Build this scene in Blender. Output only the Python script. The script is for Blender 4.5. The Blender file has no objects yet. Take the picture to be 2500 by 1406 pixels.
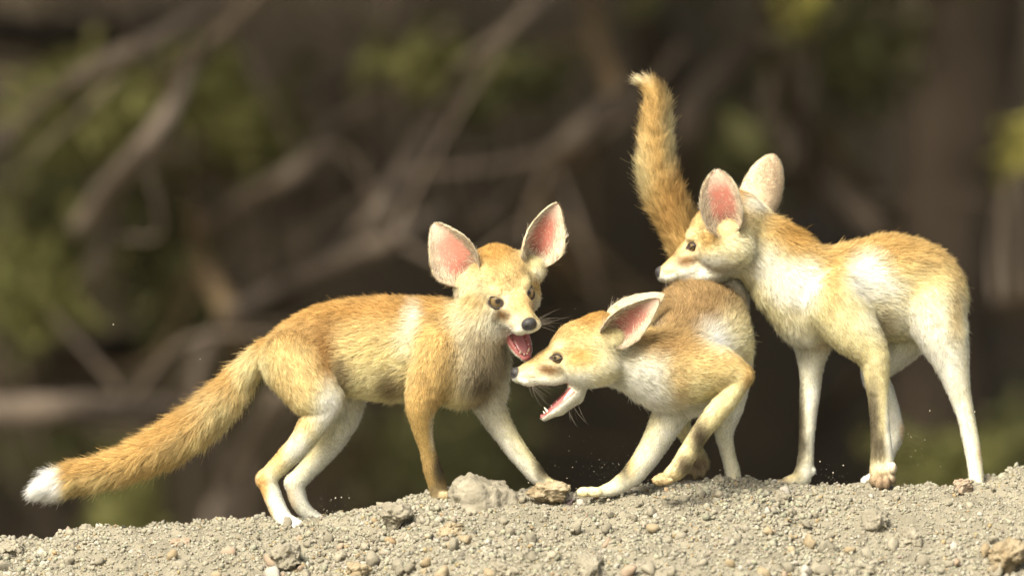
import bpy, bmesh, math, random
import numpy as np
from mathutils import Vector, Matrix

# ------------------------------------------------------------------ camera, sky, sun, exposure
S = 0.0005                 # metres per photograph pixel at the focus plane
D = 10.0                   # camera distance to the focus plane
ZC = 0.26                  # camera height
sc = bpy.context.scene
C = sc.collection
cam_d = bpy.data.cameras.new('camera'); cam = bpy.data.objects.new('camera', cam_d); C.objects.link(cam)
cam.location = (0, -D, ZC); cam.rotation_euler = (math.radians(90), 0, 0)
cam_d.sensor_width = 36.0; cam_d.lens = 36.0 * D / (2500 * S); cam_d.clip_start = 0.1; cam_d.clip_end = 500
cam_d.dof.use_dof = True; cam_d.dof.focus_distance = D + 0.0; cam_d.dof.aperture_fstop = 2.2
sc.camera = cam
SUN_EL, SUN_AZ = 48.0, -148.0       # azimuth measured from +Y (away from the camera) towards +X
world = bpy.data.worlds.new('World'); sc.world = world; world.use_nodes = True
wn = world.node_tree.nodes; wl = world.node_tree.links
sky = wn.new('ShaderNodeTexSky'); sky.sky_type = 'NISHITA'; sky.sun_disc = False
sky.sun_elevation = math.radians(SUN_EL); sky.sun_rotation = math.radians(SUN_AZ)
sky.air_density = 1.0; sky.dust_density = 7.0; sky.ozone_density = 0.6
bg = wn['Background']; bg.inputs['Strength'].default_value = 0.115
haze = wn.new('ShaderNodeMix'); haze.data_type = 'RGBA'; haze.blend_type = 'MULTIPLY'; haze.inputs[0].default_value = 1.0
haze.inputs[7].default_value = (0.97, 0.945, 0.83, 1)          # warm dust-laden air over the whole sky
wl.new(sky.outputs[0], haze.inputs[6]); wl.new(haze.outputs[2], bg.inputs[0])
sun_d = bpy.data.lights.new('sun', 'SUN'); sun = bpy.data.objects.new('sun', sun_d); C.objects.link(sun)
sun_d.energy = 3.6; sun_d.angle = math.radians(28); sun_d.color = (1.0, 0.935, 0.80)
_el, _az = math.radians(SUN_EL), math.radians(SUN_AZ)
sdir = Vector((math.sin(_az)*math.cos(_el), math.cos(_az)*math.cos(_el), math.sin(_el)))
sun.rotation_euler = sdir.to_track_quat('Z', 'Y').to_euler(); sun.location = sdir * 6
sc.view_settings.view_transform = 'Standard'; sc.view_settings.look = 'None'
sc.view_settings.gamma = 1.0; sc.view_settings.exposure = 1.2
sc.cycles.use_denoising = True
sc.cycles.max_bounces = 8; sc.cycles.diffuse_bounces = 4; sc.cycles.transmission_bounces = 4
sc.cycles.transparent_max_bounces = 8

rng = np.random.default_rng(7)
random.seed(7)

# ------------------------------------------------------------------ small helpers
def tag(o, label=None, cat=None, group=None, kind=None):
    if label: o['label'] = label
    if cat: o['category'] = cat
    if group: o['group'] = group
    if kind: o['kind'] = kind
    return o
def link(o, parent=None):
    C.objects.link(o)
    if parent is not None: o.parent = parent
    return o
def mesh_obj(name, v, f, mat, parent=None, smooth=True):
    me = bpy.data.meshes.new(name)
    fast_mesh(me, np.asarray(v, np.float32), f, smooth)
    if mat: me.materials.append(mat)
    return link(bpy.data.objects.new(name, me), parent)
def fast_mesh(me, v, f, smooth=True):
    f = np.asarray(f, np.int32); n = f.shape[1]
    me.vertices.add(len(v)); me.vertices.foreach_set('co', v.astype(np.float32).ravel())
    me.loops.add(f.size); me.loops.foreach_set('vertex_index', f.ravel())
    me.polygons.add(len(f)); me.polygons.foreach_set('loop_start', np.arange(0, f.size, n, dtype=np.int32))
    me.polygons.foreach_set('use_smooth', np.full(len(f), smooth))
    me.update(calc_edges=True)
def set_col(me, name, col):
    a = me.color_attributes.new(name, 'FLOAT_COLOR', 'POINT')
    c = np.ones((len(col), 4), np.float32); c[:, :col.shape[1]] = col
    a.data.foreach_set('color', c.ravel())
def _hash(i, j, k, seed):
    h = (i*374761393 + j*668265263 + k*2147483647 + seed*1274126177) & 0xffffffff
    h = ((h ^ (h >> 13)) * 1274126177) & 0xffffffff
    h = ((h ^ (h >> 16)) * 2246822519) & 0xffffffff
    return ((h ^ (h >> 15)) & 0xffffff) / float(0xffffff)
def vnoise(p, seed=0):
    p = np.asarray(p, np.float64); i = np.floor(p).astype(np.int64); f = p - i
    u = f*f*(3 - 2*f); r = 0
    for a in (0, 1):
        wa = u[..., 0] if a else 1 - u[..., 0]
        for b in (0, 1):
            wb = u[..., 1] if b else 1 - u[..., 1]
            for c in (0, 1):
                wc = u[..., 2] if c else 1 - u[..., 2]
                r = r + wa*wb*wc*_hash(i[..., 0]+a, i[..., 1]+b, i[..., 2]+c, seed)
    return r*2 - 1
def fbm(p, octaves=4, seed=0, gain=0.5):
    r = 0; a = 1.0; p = np.asarray(p, np.float64)
    for o in range(octaves):
        r = r + a*vnoise(p, seed+o*17); p = p*2.03 + 11.3; a *= gain
    return r
def sstep(a, b, x):
    t = np.clip((x - a)/(b - a), 0, 1); return t*t*(3 - 2*t)
def norm(v): return v/np.maximum(np.linalg.norm(v, axis=-1, keepdims=True), 1e-9)

# ------------------------------------------------------------------ materials
def new_mat(name):
    m = bpy.data.materials.new(name); m.use_nodes = True
    return m, m.node_tree.nodes, m.node_tree.links, m.node_tree.nodes['Principled BSDF']
def noise_mat(name, c0, c1, scale, rough=0.9, bump=0.0, bscale=None, detail=6, rnd=0.0, c2=None):
    m, N, L, b = new_mat(name)
    tc = N.new('ShaderNodeTexCoord'); no = N.new('ShaderNodeTexNoise'); no.inputs['Scale'].default_value = scale
    no.inputs['Detail'].default_value = detail; L.new(tc.outputs['Object'], no.inputs['Vector'])
    r = N.new('ShaderNodeValToRGB'); r.color_ramp.elements[0].position = 0.3; r.color_ramp.elements[1].position = 0.7
    r.color_ramp.elements[0].color = (*c0, 1); r.color_ramp.elements[1].color = (*c1, 1)
    if c2:
        e = r.color_ramp.elements.new(0.5); e.color = (*c2, 1)
    L.new(no.outputs['Fac'], r.inputs[0]); out = r.outputs[0]
    if rnd:
        oi = N.new('ShaderNodeObjectInfo'); mp = N.new('ShaderNodeMapRange')
        mp.inputs['To Min'].default_value = 1 - rnd; mp.inputs['To Max'].default_value = 1 + rnd
        L.new(oi.outputs['Random'], mp.inputs['Value'])
        mx = N.new('ShaderNodeMix'); mx.data_type = 'RGBA'; mx.blend_type = 'MULTIPLY'; mx.inputs[0].default_value = 1
        L.new(out, mx.inputs[6]); L.new(mp.outputs[0], mx.inputs[7]); out = mx.outputs[2]
    L.new(out, b.inputs['Base Color']); b.inputs['Roughness'].default_value = rough
    b.inputs['Specular IOR Level'].default_value = 0.15
    if bump:
        n2 = N.new('ShaderNodeTexNoise'); n2.inputs['Scale'].default_value = bscale or scale*4; n2.inputs['Detail'].default_value = 8
        L.new(tc.outputs['Object'], n2.inputs['Vector'])
        bp = N.new('ShaderNodeBump'); bp.inputs['Strength'].default_value = 0.8; bp.inputs['Distance'].default_value = bump
        L.new(n2.outputs['Fac'], bp.inputs['Height']); L.new(bp.outputs[0], b.inputs['Normal'])
    return m

def attr_mat(name, bump=0.0, bscale=300):          # colour from the point attribute 'col', gloss from its alpha
    m, N, L, b = new_mat(name)
    a = N.new('ShaderNodeAttribute'); a.attribute_name = 'col'
    tc = N.new('ShaderNodeTexCoord'); no = N.new('ShaderNodeTexNoise'); no.inputs['Scale'].default_value = bscale
    no.inputs['Detail'].default_value = 4; L.new(tc.outputs['Object'], no.inputs['Vector'])
    mp = N.new('ShaderNodeMapRange'); mp.inputs['To Min'].default_value = 0.78; mp.inputs['To Max'].default_value = 1.18
    L.new(no.outputs['Fac'], mp.inputs['Value'])
    mx = N.new('ShaderNodeMix'); mx.data_type = 'RGBA'; mx.blend_type = 'MULTIPLY'; mx.inputs[0].default_value = 1
    L.new(a.outputs['Color'], mx.inputs[6]); L.new(mp.outputs[0], mx.inputs[7])
    L.new(mx.outputs[2], b.inputs['Base Color'])
    mr = N.new('ShaderNodeMapRange'); mr.inputs['To Min'].default_value = 0.32; mr.inputs['To Max'].default_value = 0.9
    L.new(a.outputs['Alpha'], mr.inputs['Value']); L.new(mr.outputs[0], b.inputs['Roughness'])
    b.inputs['Specular IOR Level'].default_value = 0.35
    if bump:
        bp = N.new('ShaderNodeBump'); bp.inputs['Strength'].default_value = 0.7; bp.inputs['Distance'].default_value = bump
        L.new(no.outputs['Fac'], bp.inputs['Height']); L.new(bp.outputs[0], b.inputs['Normal'])
    return m, b

M_SKIN, _b = attr_mat('fox_skin', 0.0006, 700)
_b.inputs['Subsurface Weight'].default_value = 0.12; _b.inputs['Subsurface Radius'].default_value = (0.006, 0.003, 0.002)

def fur_material():
    m = bpy.data.materials.new('fox_fur'); m.use_nodes = True; N = m.node_tree.nodes; L = m.node_tree.links; N.clear()
    out = N.new('ShaderNodeOutputMaterial')
    a = N.new('ShaderNodeAttribute'); a.attribute_name = 'col'
    nn = N.new('ShaderNodeAttribute'); nn.attribute_name = 'nrm'
    hi = N.new('ShaderNodeHairInfo')
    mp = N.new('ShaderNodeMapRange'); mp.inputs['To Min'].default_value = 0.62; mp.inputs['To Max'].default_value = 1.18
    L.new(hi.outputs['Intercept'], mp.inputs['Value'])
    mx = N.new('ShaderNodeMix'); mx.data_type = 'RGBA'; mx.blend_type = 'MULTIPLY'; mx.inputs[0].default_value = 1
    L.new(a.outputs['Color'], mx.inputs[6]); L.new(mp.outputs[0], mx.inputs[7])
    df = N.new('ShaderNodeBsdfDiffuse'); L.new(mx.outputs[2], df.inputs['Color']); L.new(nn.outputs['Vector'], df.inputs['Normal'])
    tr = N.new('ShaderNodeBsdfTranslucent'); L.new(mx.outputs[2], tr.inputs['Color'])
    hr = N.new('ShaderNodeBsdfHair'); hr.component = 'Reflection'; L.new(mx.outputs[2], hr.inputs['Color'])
    hr.inputs['RoughnessU'].default_value = 0.45; hr.inputs['RoughnessV'].default_value = 0.8
    m1 = N.new('ShaderNodeMixShader'); m1.inputs[0].default_value = 0.22; L.new(df.outputs[0], m1.inputs[1]); L.new(tr.outputs[0], m1.inputs[2])
    m2 = N.new('ShaderNodeMixShader'); m2.inputs[0].default_value = 0.15; L.new(m1.outputs[0], m2.inputs[1]); L.new(hr.outputs[0], m2.inputs[2])
    L.new(m2.outputs[0], out.inputs['Surface'])
    return m
M_FUR = fur_material()

def simple_mat(name, col, rough=0.5, spec=0.4, sss=0):
    m, N, L, b = new_mat(name); b.inputs['Roughness'].default_value = rough; b.inputs['Specular IOR Level'].default_value = spec
    tc = N.new('ShaderNodeTexCoord'); no = N.new('ShaderNodeTexNoise'); no.inputs['Scale'].default_value = 260
    L.new(tc.outputs['Object'], no.inputs['Vector'])
    mp = N.new('ShaderNodeMapRange'); mp.inputs['To Min'].default_value = 0.8; mp.inputs['To Max'].default_value = 1.2
    L.new(no.outputs['Fac'], mp.inputs['Value'])
    mx = N.new('ShaderNodeMix'); mx.data_type = 'RGBA'; mx.blend_type = 'MULTIPLY'; mx.inputs[0].default_value = 1
    mx.inputs[6].default_value = (*col, 1); L.new(mp.outputs[0], mx.inputs[7]); L.new(mx.outputs[2], b.inputs['Base Color'])
    b.inputs['Subsurface Weight'].default_value = sss; b.inputs['Subsurface Radius'].default_value = (0.004, 0.002, 0.001)
    return m
M_TONGUE = simple_mat('tongue', (0.40, 0.165, 0.175), 0.35, 0.5, 0.2)
M_TOOTH = simple_mat('tooth', (0.82, 0.76, 0.60), 0.3, 0.5)
M_WHISKER = simple_mat('whisker', (0.16, 0.14, 0.11), 0.5, 0.4)

def eye_material():                                 # iris, pupil and dark rim as rings around the eye's local +Z axis
    m, N, L, b = new_mat('fox_eye')
    tc = N.new('ShaderNodeTexCoord'); sp = N.new('ShaderNodeSeparateXYZ'); L.new(tc.outputs['Object'], sp.inputs[0])
    r = N.new('ShaderNodeValToRGB'); r.color_ramp.interpolation = 'LINEAR'
    e = r.color_ramp.elements; e[0].position = 0.0; e[0].color = (0.012, 0.008, 0.006, 1); e[1].position = 1.0; e[1].color = (0.008, 0.006, 0.005, 1)
    for p, c in ((0.60, (0.012, 0.008, 0.006)), (0.66, (0.10, 0.068, 0.026)), (0.86, (0.155, 0.108, 0.046)), (0.945, (0.11, 0.075, 0.032)), (0.975, (0.008, 0.006, 0.005))):
        q = e.new(p); q.color = (*c, 1)
    L.new(sp.outputs[2], r.inputs[0]); L.new(r.outputs[0], b.inputs['Base Color'])
    b.inputs['Roughness'].default_value = 0.06; b.inputs['Specular IOR Level'].default_value = 0.6
    b.inputs['Coat Weight'].default_value = 0.6; b.inputs['Coat Roughness'].default_value = 0.03
    return m
M_EYE = eye_material()

M_EARTH = noise_mat('dry_grey_earth', (0.134, 0.124, 0.095), (0.216, 0.200, 0.155), 30, 0.95, 0.002, 420, c2=(0.176, 0.163, 0.125))
M_STONE = noise_mat('pale_clod_stone', (0.157, 0.145, 0.109), (0.254, 0.235, 0.184), 45, 0.92, 0.0022, 260, rnd=0.12, c2=(0.188, 0.174, 0.136))
M_OCHRE = noise_mat('ochre_stone', (0.177, 0.136, 0.079), (0.270, 0.227, 0.154), 40, 0.92, 0.0022, 260, c2=(0.223, 0.185, 0.123))
M_PINK = noise_mat('pinkish_stone', (0.208, 0.159, 0.116), (0.270, 0.219, 0.165), 40, 0.92, 0.0015, 260)
M_BROWN = noise_mat('brown_stone', (0.108, 0.076, 0.041), (0.308, 0.265, 0.188), 38, 0.92, 0.0022, 240, c2=(0.239, 0.197, 0.128))
M_WHITE = noise_mat('white_stone', (0.262, 0.245, 0.210), (0.339, 0.318, 0.282), 60, 0.85, 0.001, 260)
M_DARKST = noise_mat('dark_stone', (0.05, 0.04, 0.04), (0.09, 0.07, 0.07), 60, 0.8, 0.001, 260)
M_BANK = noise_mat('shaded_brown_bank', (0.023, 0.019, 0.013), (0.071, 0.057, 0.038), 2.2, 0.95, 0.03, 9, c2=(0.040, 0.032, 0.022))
M_BARK = noise_mat('grey_brown_bark', (0.061, 0.049, 0.039), (0.163, 0.133, 0.108), 5, 0.9, 0.004, 40, rnd=0.3, c2=(0.106, 0.085, 0.068))
M_DARKBARK = noise_mat('dark_bark', (0.028, 0.022, 0.017), (0.07, 0.055, 0.042), 4, 0.9, 0.006, 30, c2=(0.045, 0.035, 0.026))
M_RUST = noise_mat('rusty_bark', (0.085, 0.06, 0.036), (0.15, 0.11, 0.065), 5, 0.9, 0.004, 40, c2=(0.115, 0.082, 0.048))

def leaf_mat(name, c0, c1):
    m, N, L, b = new_mat(name); N.remove(b); out = N['Material Output']
    tc = N.new('ShaderNodeTexCoord'); no = N.new('ShaderNodeTexNoise'); no.inputs['Scale'].default_value = 6
    L.new(tc.outputs['Object'], no.inputs['Vector'])
    r = N.new('ShaderNodeValToRGB'); r.color_ramp.elements[0].position = 0.35; r.color_ramp.elements[1].position = 0.65
    r.color_ramp.elements[0].color = (*c0, 1); r.color_ramp.elements[1].color = (*c1, 1); L.new(no.outputs['Fac'], r.inputs[0])
    df = N.new('ShaderNodeBsdfDiffuse'); tr = N.new('ShaderNodeBsdfTranslucent'); mx = N.new('ShaderNodeMixShader'); mx.inputs[0].default_value = 0.3
    L.new(r.outputs[0], df.inputs[0]); L.new(r.outputs[0], tr.inputs[0]); L.new(df.outputs[0], mx.inputs[1]); L.new(tr.outputs[0], mx.inputs[2])
    L.new(mx.outputs[0], out.inputs[0]); return m
M_LEAF = leaf_mat('green_leaf', (0.105, 0.11, 0.042), (0.175, 0.172, 0.068))
M_LEAFDULL = leaf_mat('dull_leaf', (0.085, 0.088, 0.042), (0.145, 0.145, 0.072))
M_LEAFYEL = leaf_mat('yellow_leaf', (0.20, 0.19, 0.05), (0.28, 0.26, 0.08))

# ------------------------------------------------------------------ pixel <-> place
def W(px, py, y=0.0):
    k = (D + y)/D
    return np.array([(px-1250)*S*k, y, ZC + (703-py)*S*k])

# ------------------------------------------------------------------ the ground: a gravel mound with a crest
CREST = np.array([(-400, 1400), (-100, 1345), (0, 1330), (110, 1330), (180, 1302), (240, 1296), (350, 1294), (430, 1288), (530, 1280), (620, 1272), (700, 1274), (800, 1272),
                  (870, 1258), (960, 1246), (1050, 1214), (1100, 1208), (1150, 1206), (1290, 1205), (1390, 1208), (1480, 1202), (1560, 1192), (1650, 1182), (1760, 1176),
                  (1850, 1184), (1900, 1190), (1980, 1194), (2080, 1190), (2200, 1192), (2300, 1190), (2360, 1180), (2420, 1170), (2500, 1157), (2620, 1148), (2900, 1170)], float)
YC = 0.075
def crest_z(x): return ZC + (703 - np.interp(x/S/(1+YC/D) + 1250, CREST[:, 0], CREST[:, 1]))*S*(1+YC/D)
def ground_z(x, y):
    x = np.asarray(x, float); y = np.asarray(y, float)
    u = YC - y
    base = crest_z(x)
    far = sstep(0.7, 3.0, np.abs(x)); base = base*(1-far) + (-0.15)*far
    drop = np.where(u > 0, 0.52*(np.sqrt(u*u + 0.09**2) - 0.09), 0.62*(np.sqrt(u*u + 0.10**2) - 0.10))
    z = base - drop
    lo = -0.75
    z = lo + np.logaddexp(0, (z - lo)*9)/9
    return z
def ground_bumps(x, y):
    p = np.stack([x, y, x*0], -1)
    near = np.exp(-(np.maximum(np.abs(x)-0.75, 0)/0.4)**2)*np.exp(-(np.maximum(np.abs(y)-0.5, 0)/0.4)**2)
    b = 0.006*fbm(p*14, 3, 3) + 0.004*np.maximum(fbm(p*34, 3, 14), -0.2) + 0.0034*fbm(p*75, 3, 9) + 0.0013*vnoise(p*220, 21)
    return b*near
def ray_ground(px, py):
    lo, hi = -0.9, YC + 0.02
    ys = np.linspace(lo, hi, 600)
    k = (D+ys)/D
    z = ZC + (703-py)*S*k; x = (px-1250)*S*k
    g = ground_z(x, ys)
    i = np.argmax(g >= z)
    if not (g >= z).any(): i = int(np.argmin(z - g))
    return np.array([x[i], ys[i], g[i]])

def axis_coords(lo, hi, step, far, grow=1.25):
    c = list(np.arange(lo, hi + step/2, step)); s = step
    a = [lo]; 
    while a[-1] > -far: s *= grow; a.append(a[-1] - s)
    s = step; b = [hi]
    while b[-1] < far: s *= grow; b.append(b[-1] + s)
    return np.array(sorted(a[1:]) + c + b[1:])
gx = axis_coords(-0.72, 0.72, 0.0030, 120); gy = axis_coords(-0.42, 0.20, 0.0030, 120)
GX, GY = np.meshgrid(gx, gy, indexing='ij')
GZ = ground_z(GX, GY) + ground_bumps(GX, GY)
nx, ny = GX.shape
idx = np.arange(nx*ny).reshape(nx, ny)
gf = np.stack([idx[:-1, :-1], idx[1:, :-1], idx[1:, 1:], idx[:-1, 1:]], -1).reshape(-1, 4)
ground = mesh_obj('ground', np.stack([GX, GY, GZ], -1).reshape(-1, 3), gf, M_EARTH)
tag(ground, 'pale grey gravelly earth mound sloping towards the viewer', kind='structure')

# the shaded bank behind
bx = np.linspace(-9, 9, 140); by = np.linspace(4.6, 12, 70)
BX, BY = np.meshgrid(bx, by, indexing='ij')
P3 = np.stack([BX, BY, BX*0], -1)
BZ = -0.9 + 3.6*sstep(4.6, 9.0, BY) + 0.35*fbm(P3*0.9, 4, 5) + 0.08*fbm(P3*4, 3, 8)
bi = np.arange(BX.size).reshape(BX.shape)
bf = np.stack([bi[:-1, :-1], bi[1:, :-1], bi[1:, 1:], bi[:-1, 1:]], -1).reshape(-1, 4)
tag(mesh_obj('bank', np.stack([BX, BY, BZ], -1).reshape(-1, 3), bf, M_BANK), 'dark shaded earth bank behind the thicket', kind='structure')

# ------------------------------------------------------------------ signed-distance modelling of the animals (photograph pixels as units)
def smin(a, b, k):
    h = np.maximum(k - np.abs(a - b), 0)/k
    return np.minimum(a, b) - h*h*k*0.25

class Beast:
    def __init__(self, lo, hi, h):
        self.lo = np.array(lo, float); self.h = h
        self.n = np.ceil((np.array(hi) - self.lo)/h).astype(int) + 1
        self.Dg = np.full(self.n, 60.0, np.float32)
        self.prims = []                     # for fur and colour: (sdf, dir, fur, top, bottom)
        self.carves = []
    def sub(self, lo, hi):
        a = np.clip(np.floor((np.array(lo) - self.lo)/self.h).astype(int), 0, self.n-1)
        b = np.clip(np.ceil((np.array(hi) - self.lo)/self.h).astype(int) + 1, 1, self.n)
        ax = [self.lo[i] + self.h*np.arange(a[i], b[i]) for i in range(3)]
        sl = tuple(slice(a[i], b[i]) for i in range(3))
        return sl, np.stack(np.meshgrid(*ax, indexing='ij'), -1)
    def add(self, fn, lo, hi, k, dirn, fur, top, bot):
        m = k + 8
        sl, P = self.sub(np.array(lo)-m, np.array(hi)+m)
        if P.size: self.Dg[sl] = smin(self.Dg[sl], fn(P).astype(np.float32), k)
        self.prims.append((fn, np.array(dirn, float), fur, np.array(top), np.array(bot), (np.array(lo), np.array(hi))))
    def carve(self, fn, lo, hi, k):
        sl, P = self.sub(np.array(lo)-k, np.array(hi)+k)
        self.Dg[sl] = -smin(-self.Dg[sl], fn(P).astype(np.float32), k)
    def chain(self, nodes, ratio=1.0, k=30, fur=20, top=None, bot=None, inset=0.42, flow=1, sub=3):
        k *= 0.6
        nd = np.array([list(n) + ([] if len(n) > 4 else [fur]) for n in nodes], float)
        nd[:, 4] *= 0.88; nd[:, 3] = nd[:, 3]*np.where(nd[:, 3] < 42, 0.90, np.where(nd[:, 3] < 60, 0.95, 0.98)) - inset*nd[:, 4]
        P = np.concatenate([2*nd[:1]-nd[1:2], nd, 2*nd[-1:]-nd[-2:-1]]); out = []
        for i in range(1, len(P)-2):                  # Catmull-Rom through the joints
            for t in np.arange(sub)/sub:
                p0, p1, p2, p3 = P[i-1:i+3]
                out.append(0.5*(2*p1 + (p2-p0)*t + (2*p0-5*p1+4*p2-p3)*t*t + (3*p1-p0-3*p2+p3)*t**3))
        out.append(nd[-1]); nd = np.array(out)
        sc_ = np.array([1, 1, 1/ratio]); rm = nd[:, 3].max()
        lo = nd[:, :3].min(0) - rm - k - 8; hi = nd[:, :3].max(0) + rm + k + 8
        sl, G = self.sub(lo, hi)
        tmp = np.full(G.shape[:3], 80.0, np.float32); o0 = [q.start for q in sl]
        for a, b in zip(nd[:-1], nd[1:]):
            A, B_ = a[:3]*sc_, b[:3]*sc_; ra, rb = a[3], b[3]
            def fn(Pq, A=A, B_=B_, ra=ra, rb=rb):
                Q = Pq*sc_ - A; ab = B_ - A; Ls = math.sqrt(ab @ ab); m_ = max(-0.9, min(0.9, (ra-rb)/Ls))
                x_ = Q @ (ab/Ls); q_ = np.sqrt(np.maximum((Q*Q).sum(-1) - x_*x_, 0)); Q = Q + A
                t = np.clip((x_ - q_*m_/math.sqrt(1-m_*m_))/Ls, 0, 1)
                return np.linalg.norm(Q - A - t[..., None]*ab, axis=-1) - (ra + (rb-ra)*t)
            m = max(ra, rb) + k + 8
            s2, G2 = self.sub(np.minimum(a[:3], b[:3])-m, np.maximum(a[:3], b[:3])+m)
            loc = tuple(slice(q.start-o, q.stop-o) for q, o in zip(s2, o0))
            tmp[loc] = np.minimum(tmp[loc], fn(G2))
            self.prims.append((fn, (b[:3]-a[:3])*flow/np.linalg.norm(b[:3]-a[:3]), (a[4]+b[4])/2, np.array(top), np.array(bot), (np.minimum(a[:3], b[:3])-max(ra, rb), np.maximum(a[:3], b[:3])+max(ra, rb))))
        self.Dg[sl] = smin(self.Dg[sl], tmp, k)
    def ell(self, c, r, dirn, k=30, fur=20, top=None, bot=None, R=None, inset=0.42):
        c = np.array(c, float); r = np.array(r, float) - inset*fur
        R = np.eye(3) if R is None else np.array(R)          # rows: local axes
        def fn(P, c=c, r=r, R=R):
            q = (P - c) @ R.T; k0 = np.linalg.norm(q/r, axis=-1); k1 = np.linalg.norm(q/(r*r), axis=-1)
            return k0*(k0 - 1)/np.maximum(k1, 1e-6)
        m = r.max(); self.add(fn, c-m, c+m, k, norm(np.array(dirn, float)), fur, top, bot)

def surface_nets(Dg, lo, h):
    s = Dg < 0
    nx, ny, nz = Dg.shape
    cnt = np.zeros((nx-1, ny-1, nz-1), np.int8)
    offs = [(a, b, c) for a in (0, 1) for b in (0, 1) for c in (0, 1)]
    for a, b, c in offs: cnt += s[a:nx-1+a, b:ny-1+b, c:nz-1+c]
    act = (cnt > 0) & (cnt < 8)
    ci = np.argwhere(act)
    vals = {o: Dg[ci[:, 0]+o[0], ci[:, 1]+o[1], ci[:, 2]+o[2]].astype(np.float64) for o in offs}
    acc = np.zeros((len(ci), 3)); w = np.zeros(len(ci))
    for o in offs:
        for ax in range(3):
            if o[ax] == 0:
                o2 = list(o); o2[ax] = 1; o2 = tuple(o2)
                v0, v1 = vals[o], vals[o2]; m = (v0 < 0) != (v1 < 0)
                t = np.where(m, v0/np.where(m, v0 - v1, 1), 0)
                p = np.array(o, float)[None].repeat(len(ci), 0); p[:, ax] = t
                acc += p*m[:, None]; w += m
    V = lo + h*(ci + acc/w[:, None])
    ids = np.full(act.shape, -1, np.int64); ids[act] = np.arange(len(ci))
    quads = []
    for ax in range(3):
        o = [0, 0, 0]; o[ax] = 1
        s0 = s[:nx-o[0], :ny-o[1], :nz-o[2]]; s1 = s[o[0]:, o[1]:, o[2]:]
        e = np.argwhere(s0 != s1)
        u, v = [(1, 2), (2, 0), (0, 1)][ax]
        ok = (e[:, u] > 0) & (e[:, v] > 0) & (e[:, u] < Dg.shape[u]-1) & (e[:, v] < Dg.shape[v]-1)
        e = e[ok]; inside = s0[e[:, 0], e[:, 1], e[:, 2]]
        def cell(du, dv):
            q = e.copy(); q[:, u] += du; q[:, v] += dv
            return ids[q[:, 0], q[:, 1], q[:, 2]]
        q = np.stack([cell(-1, -1), cell(0, -1), cell(0, 0), cell(-1, 0)], -1)
        q[~inside] = q[~inside][:, ::-1]
        quads.append(q)
    Q = np.concatenate(quads); Q = Q[(Q >= 0).all(1)]
    return V, Q

def tri_sample(V, Q, n, dens=None):
    T = np.concatenate([Q[:, [0, 1, 2]], Q[:, [0, 2, 3]]])
    a, b, c = V[T[:, 0]], V[T[:, 1]], V[T[:, 2]]
    ar = np.linalg.norm(np.cross(b-a, c-a), axis=1)
    if dens is not None: ar = ar*dens[T].mean(1)
    t = np.searchsorted(np.cumsum(ar)/ar.sum(), rng.random(n)); t = np.minimum(t, len(T)-1)
    u = rng.random((n, 1)); v = rng.random((n, 1)); f = u + v > 1; u = np.where(f, 1-u, u); v = np.where(f, 1-v, v)
    w = np.concatenate([1-u-v, u, v], 1)
    return T[t], w
def interp(A, T, w): return (A[T]*w[..., None]).sum(1) if A.ndim > 1 else (A[T]*w).sum(1)

# colours of a desert fox's coat (linear)
ORANGE = (0.52, 0.325, 0.125); TAN = (0.67, 0.495, 0.25); BROWN = (0.36, 0.245, 0.125); CREAM = (0.86, 0.755, 0.49)
WHITE = (0.94, 0.91, 0.81); GREY = (0.15, 0.125, 0.088); DARK = (0.030, 0.022, 0.018); PINK = (0.44, 0.155, 0.115)
SKINPINK = (0.48, 0.345, 0.27); MOUTH = (0.30, 0.095, 0.095); NOSE = (0.028, 0.027, 0.028)

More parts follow.
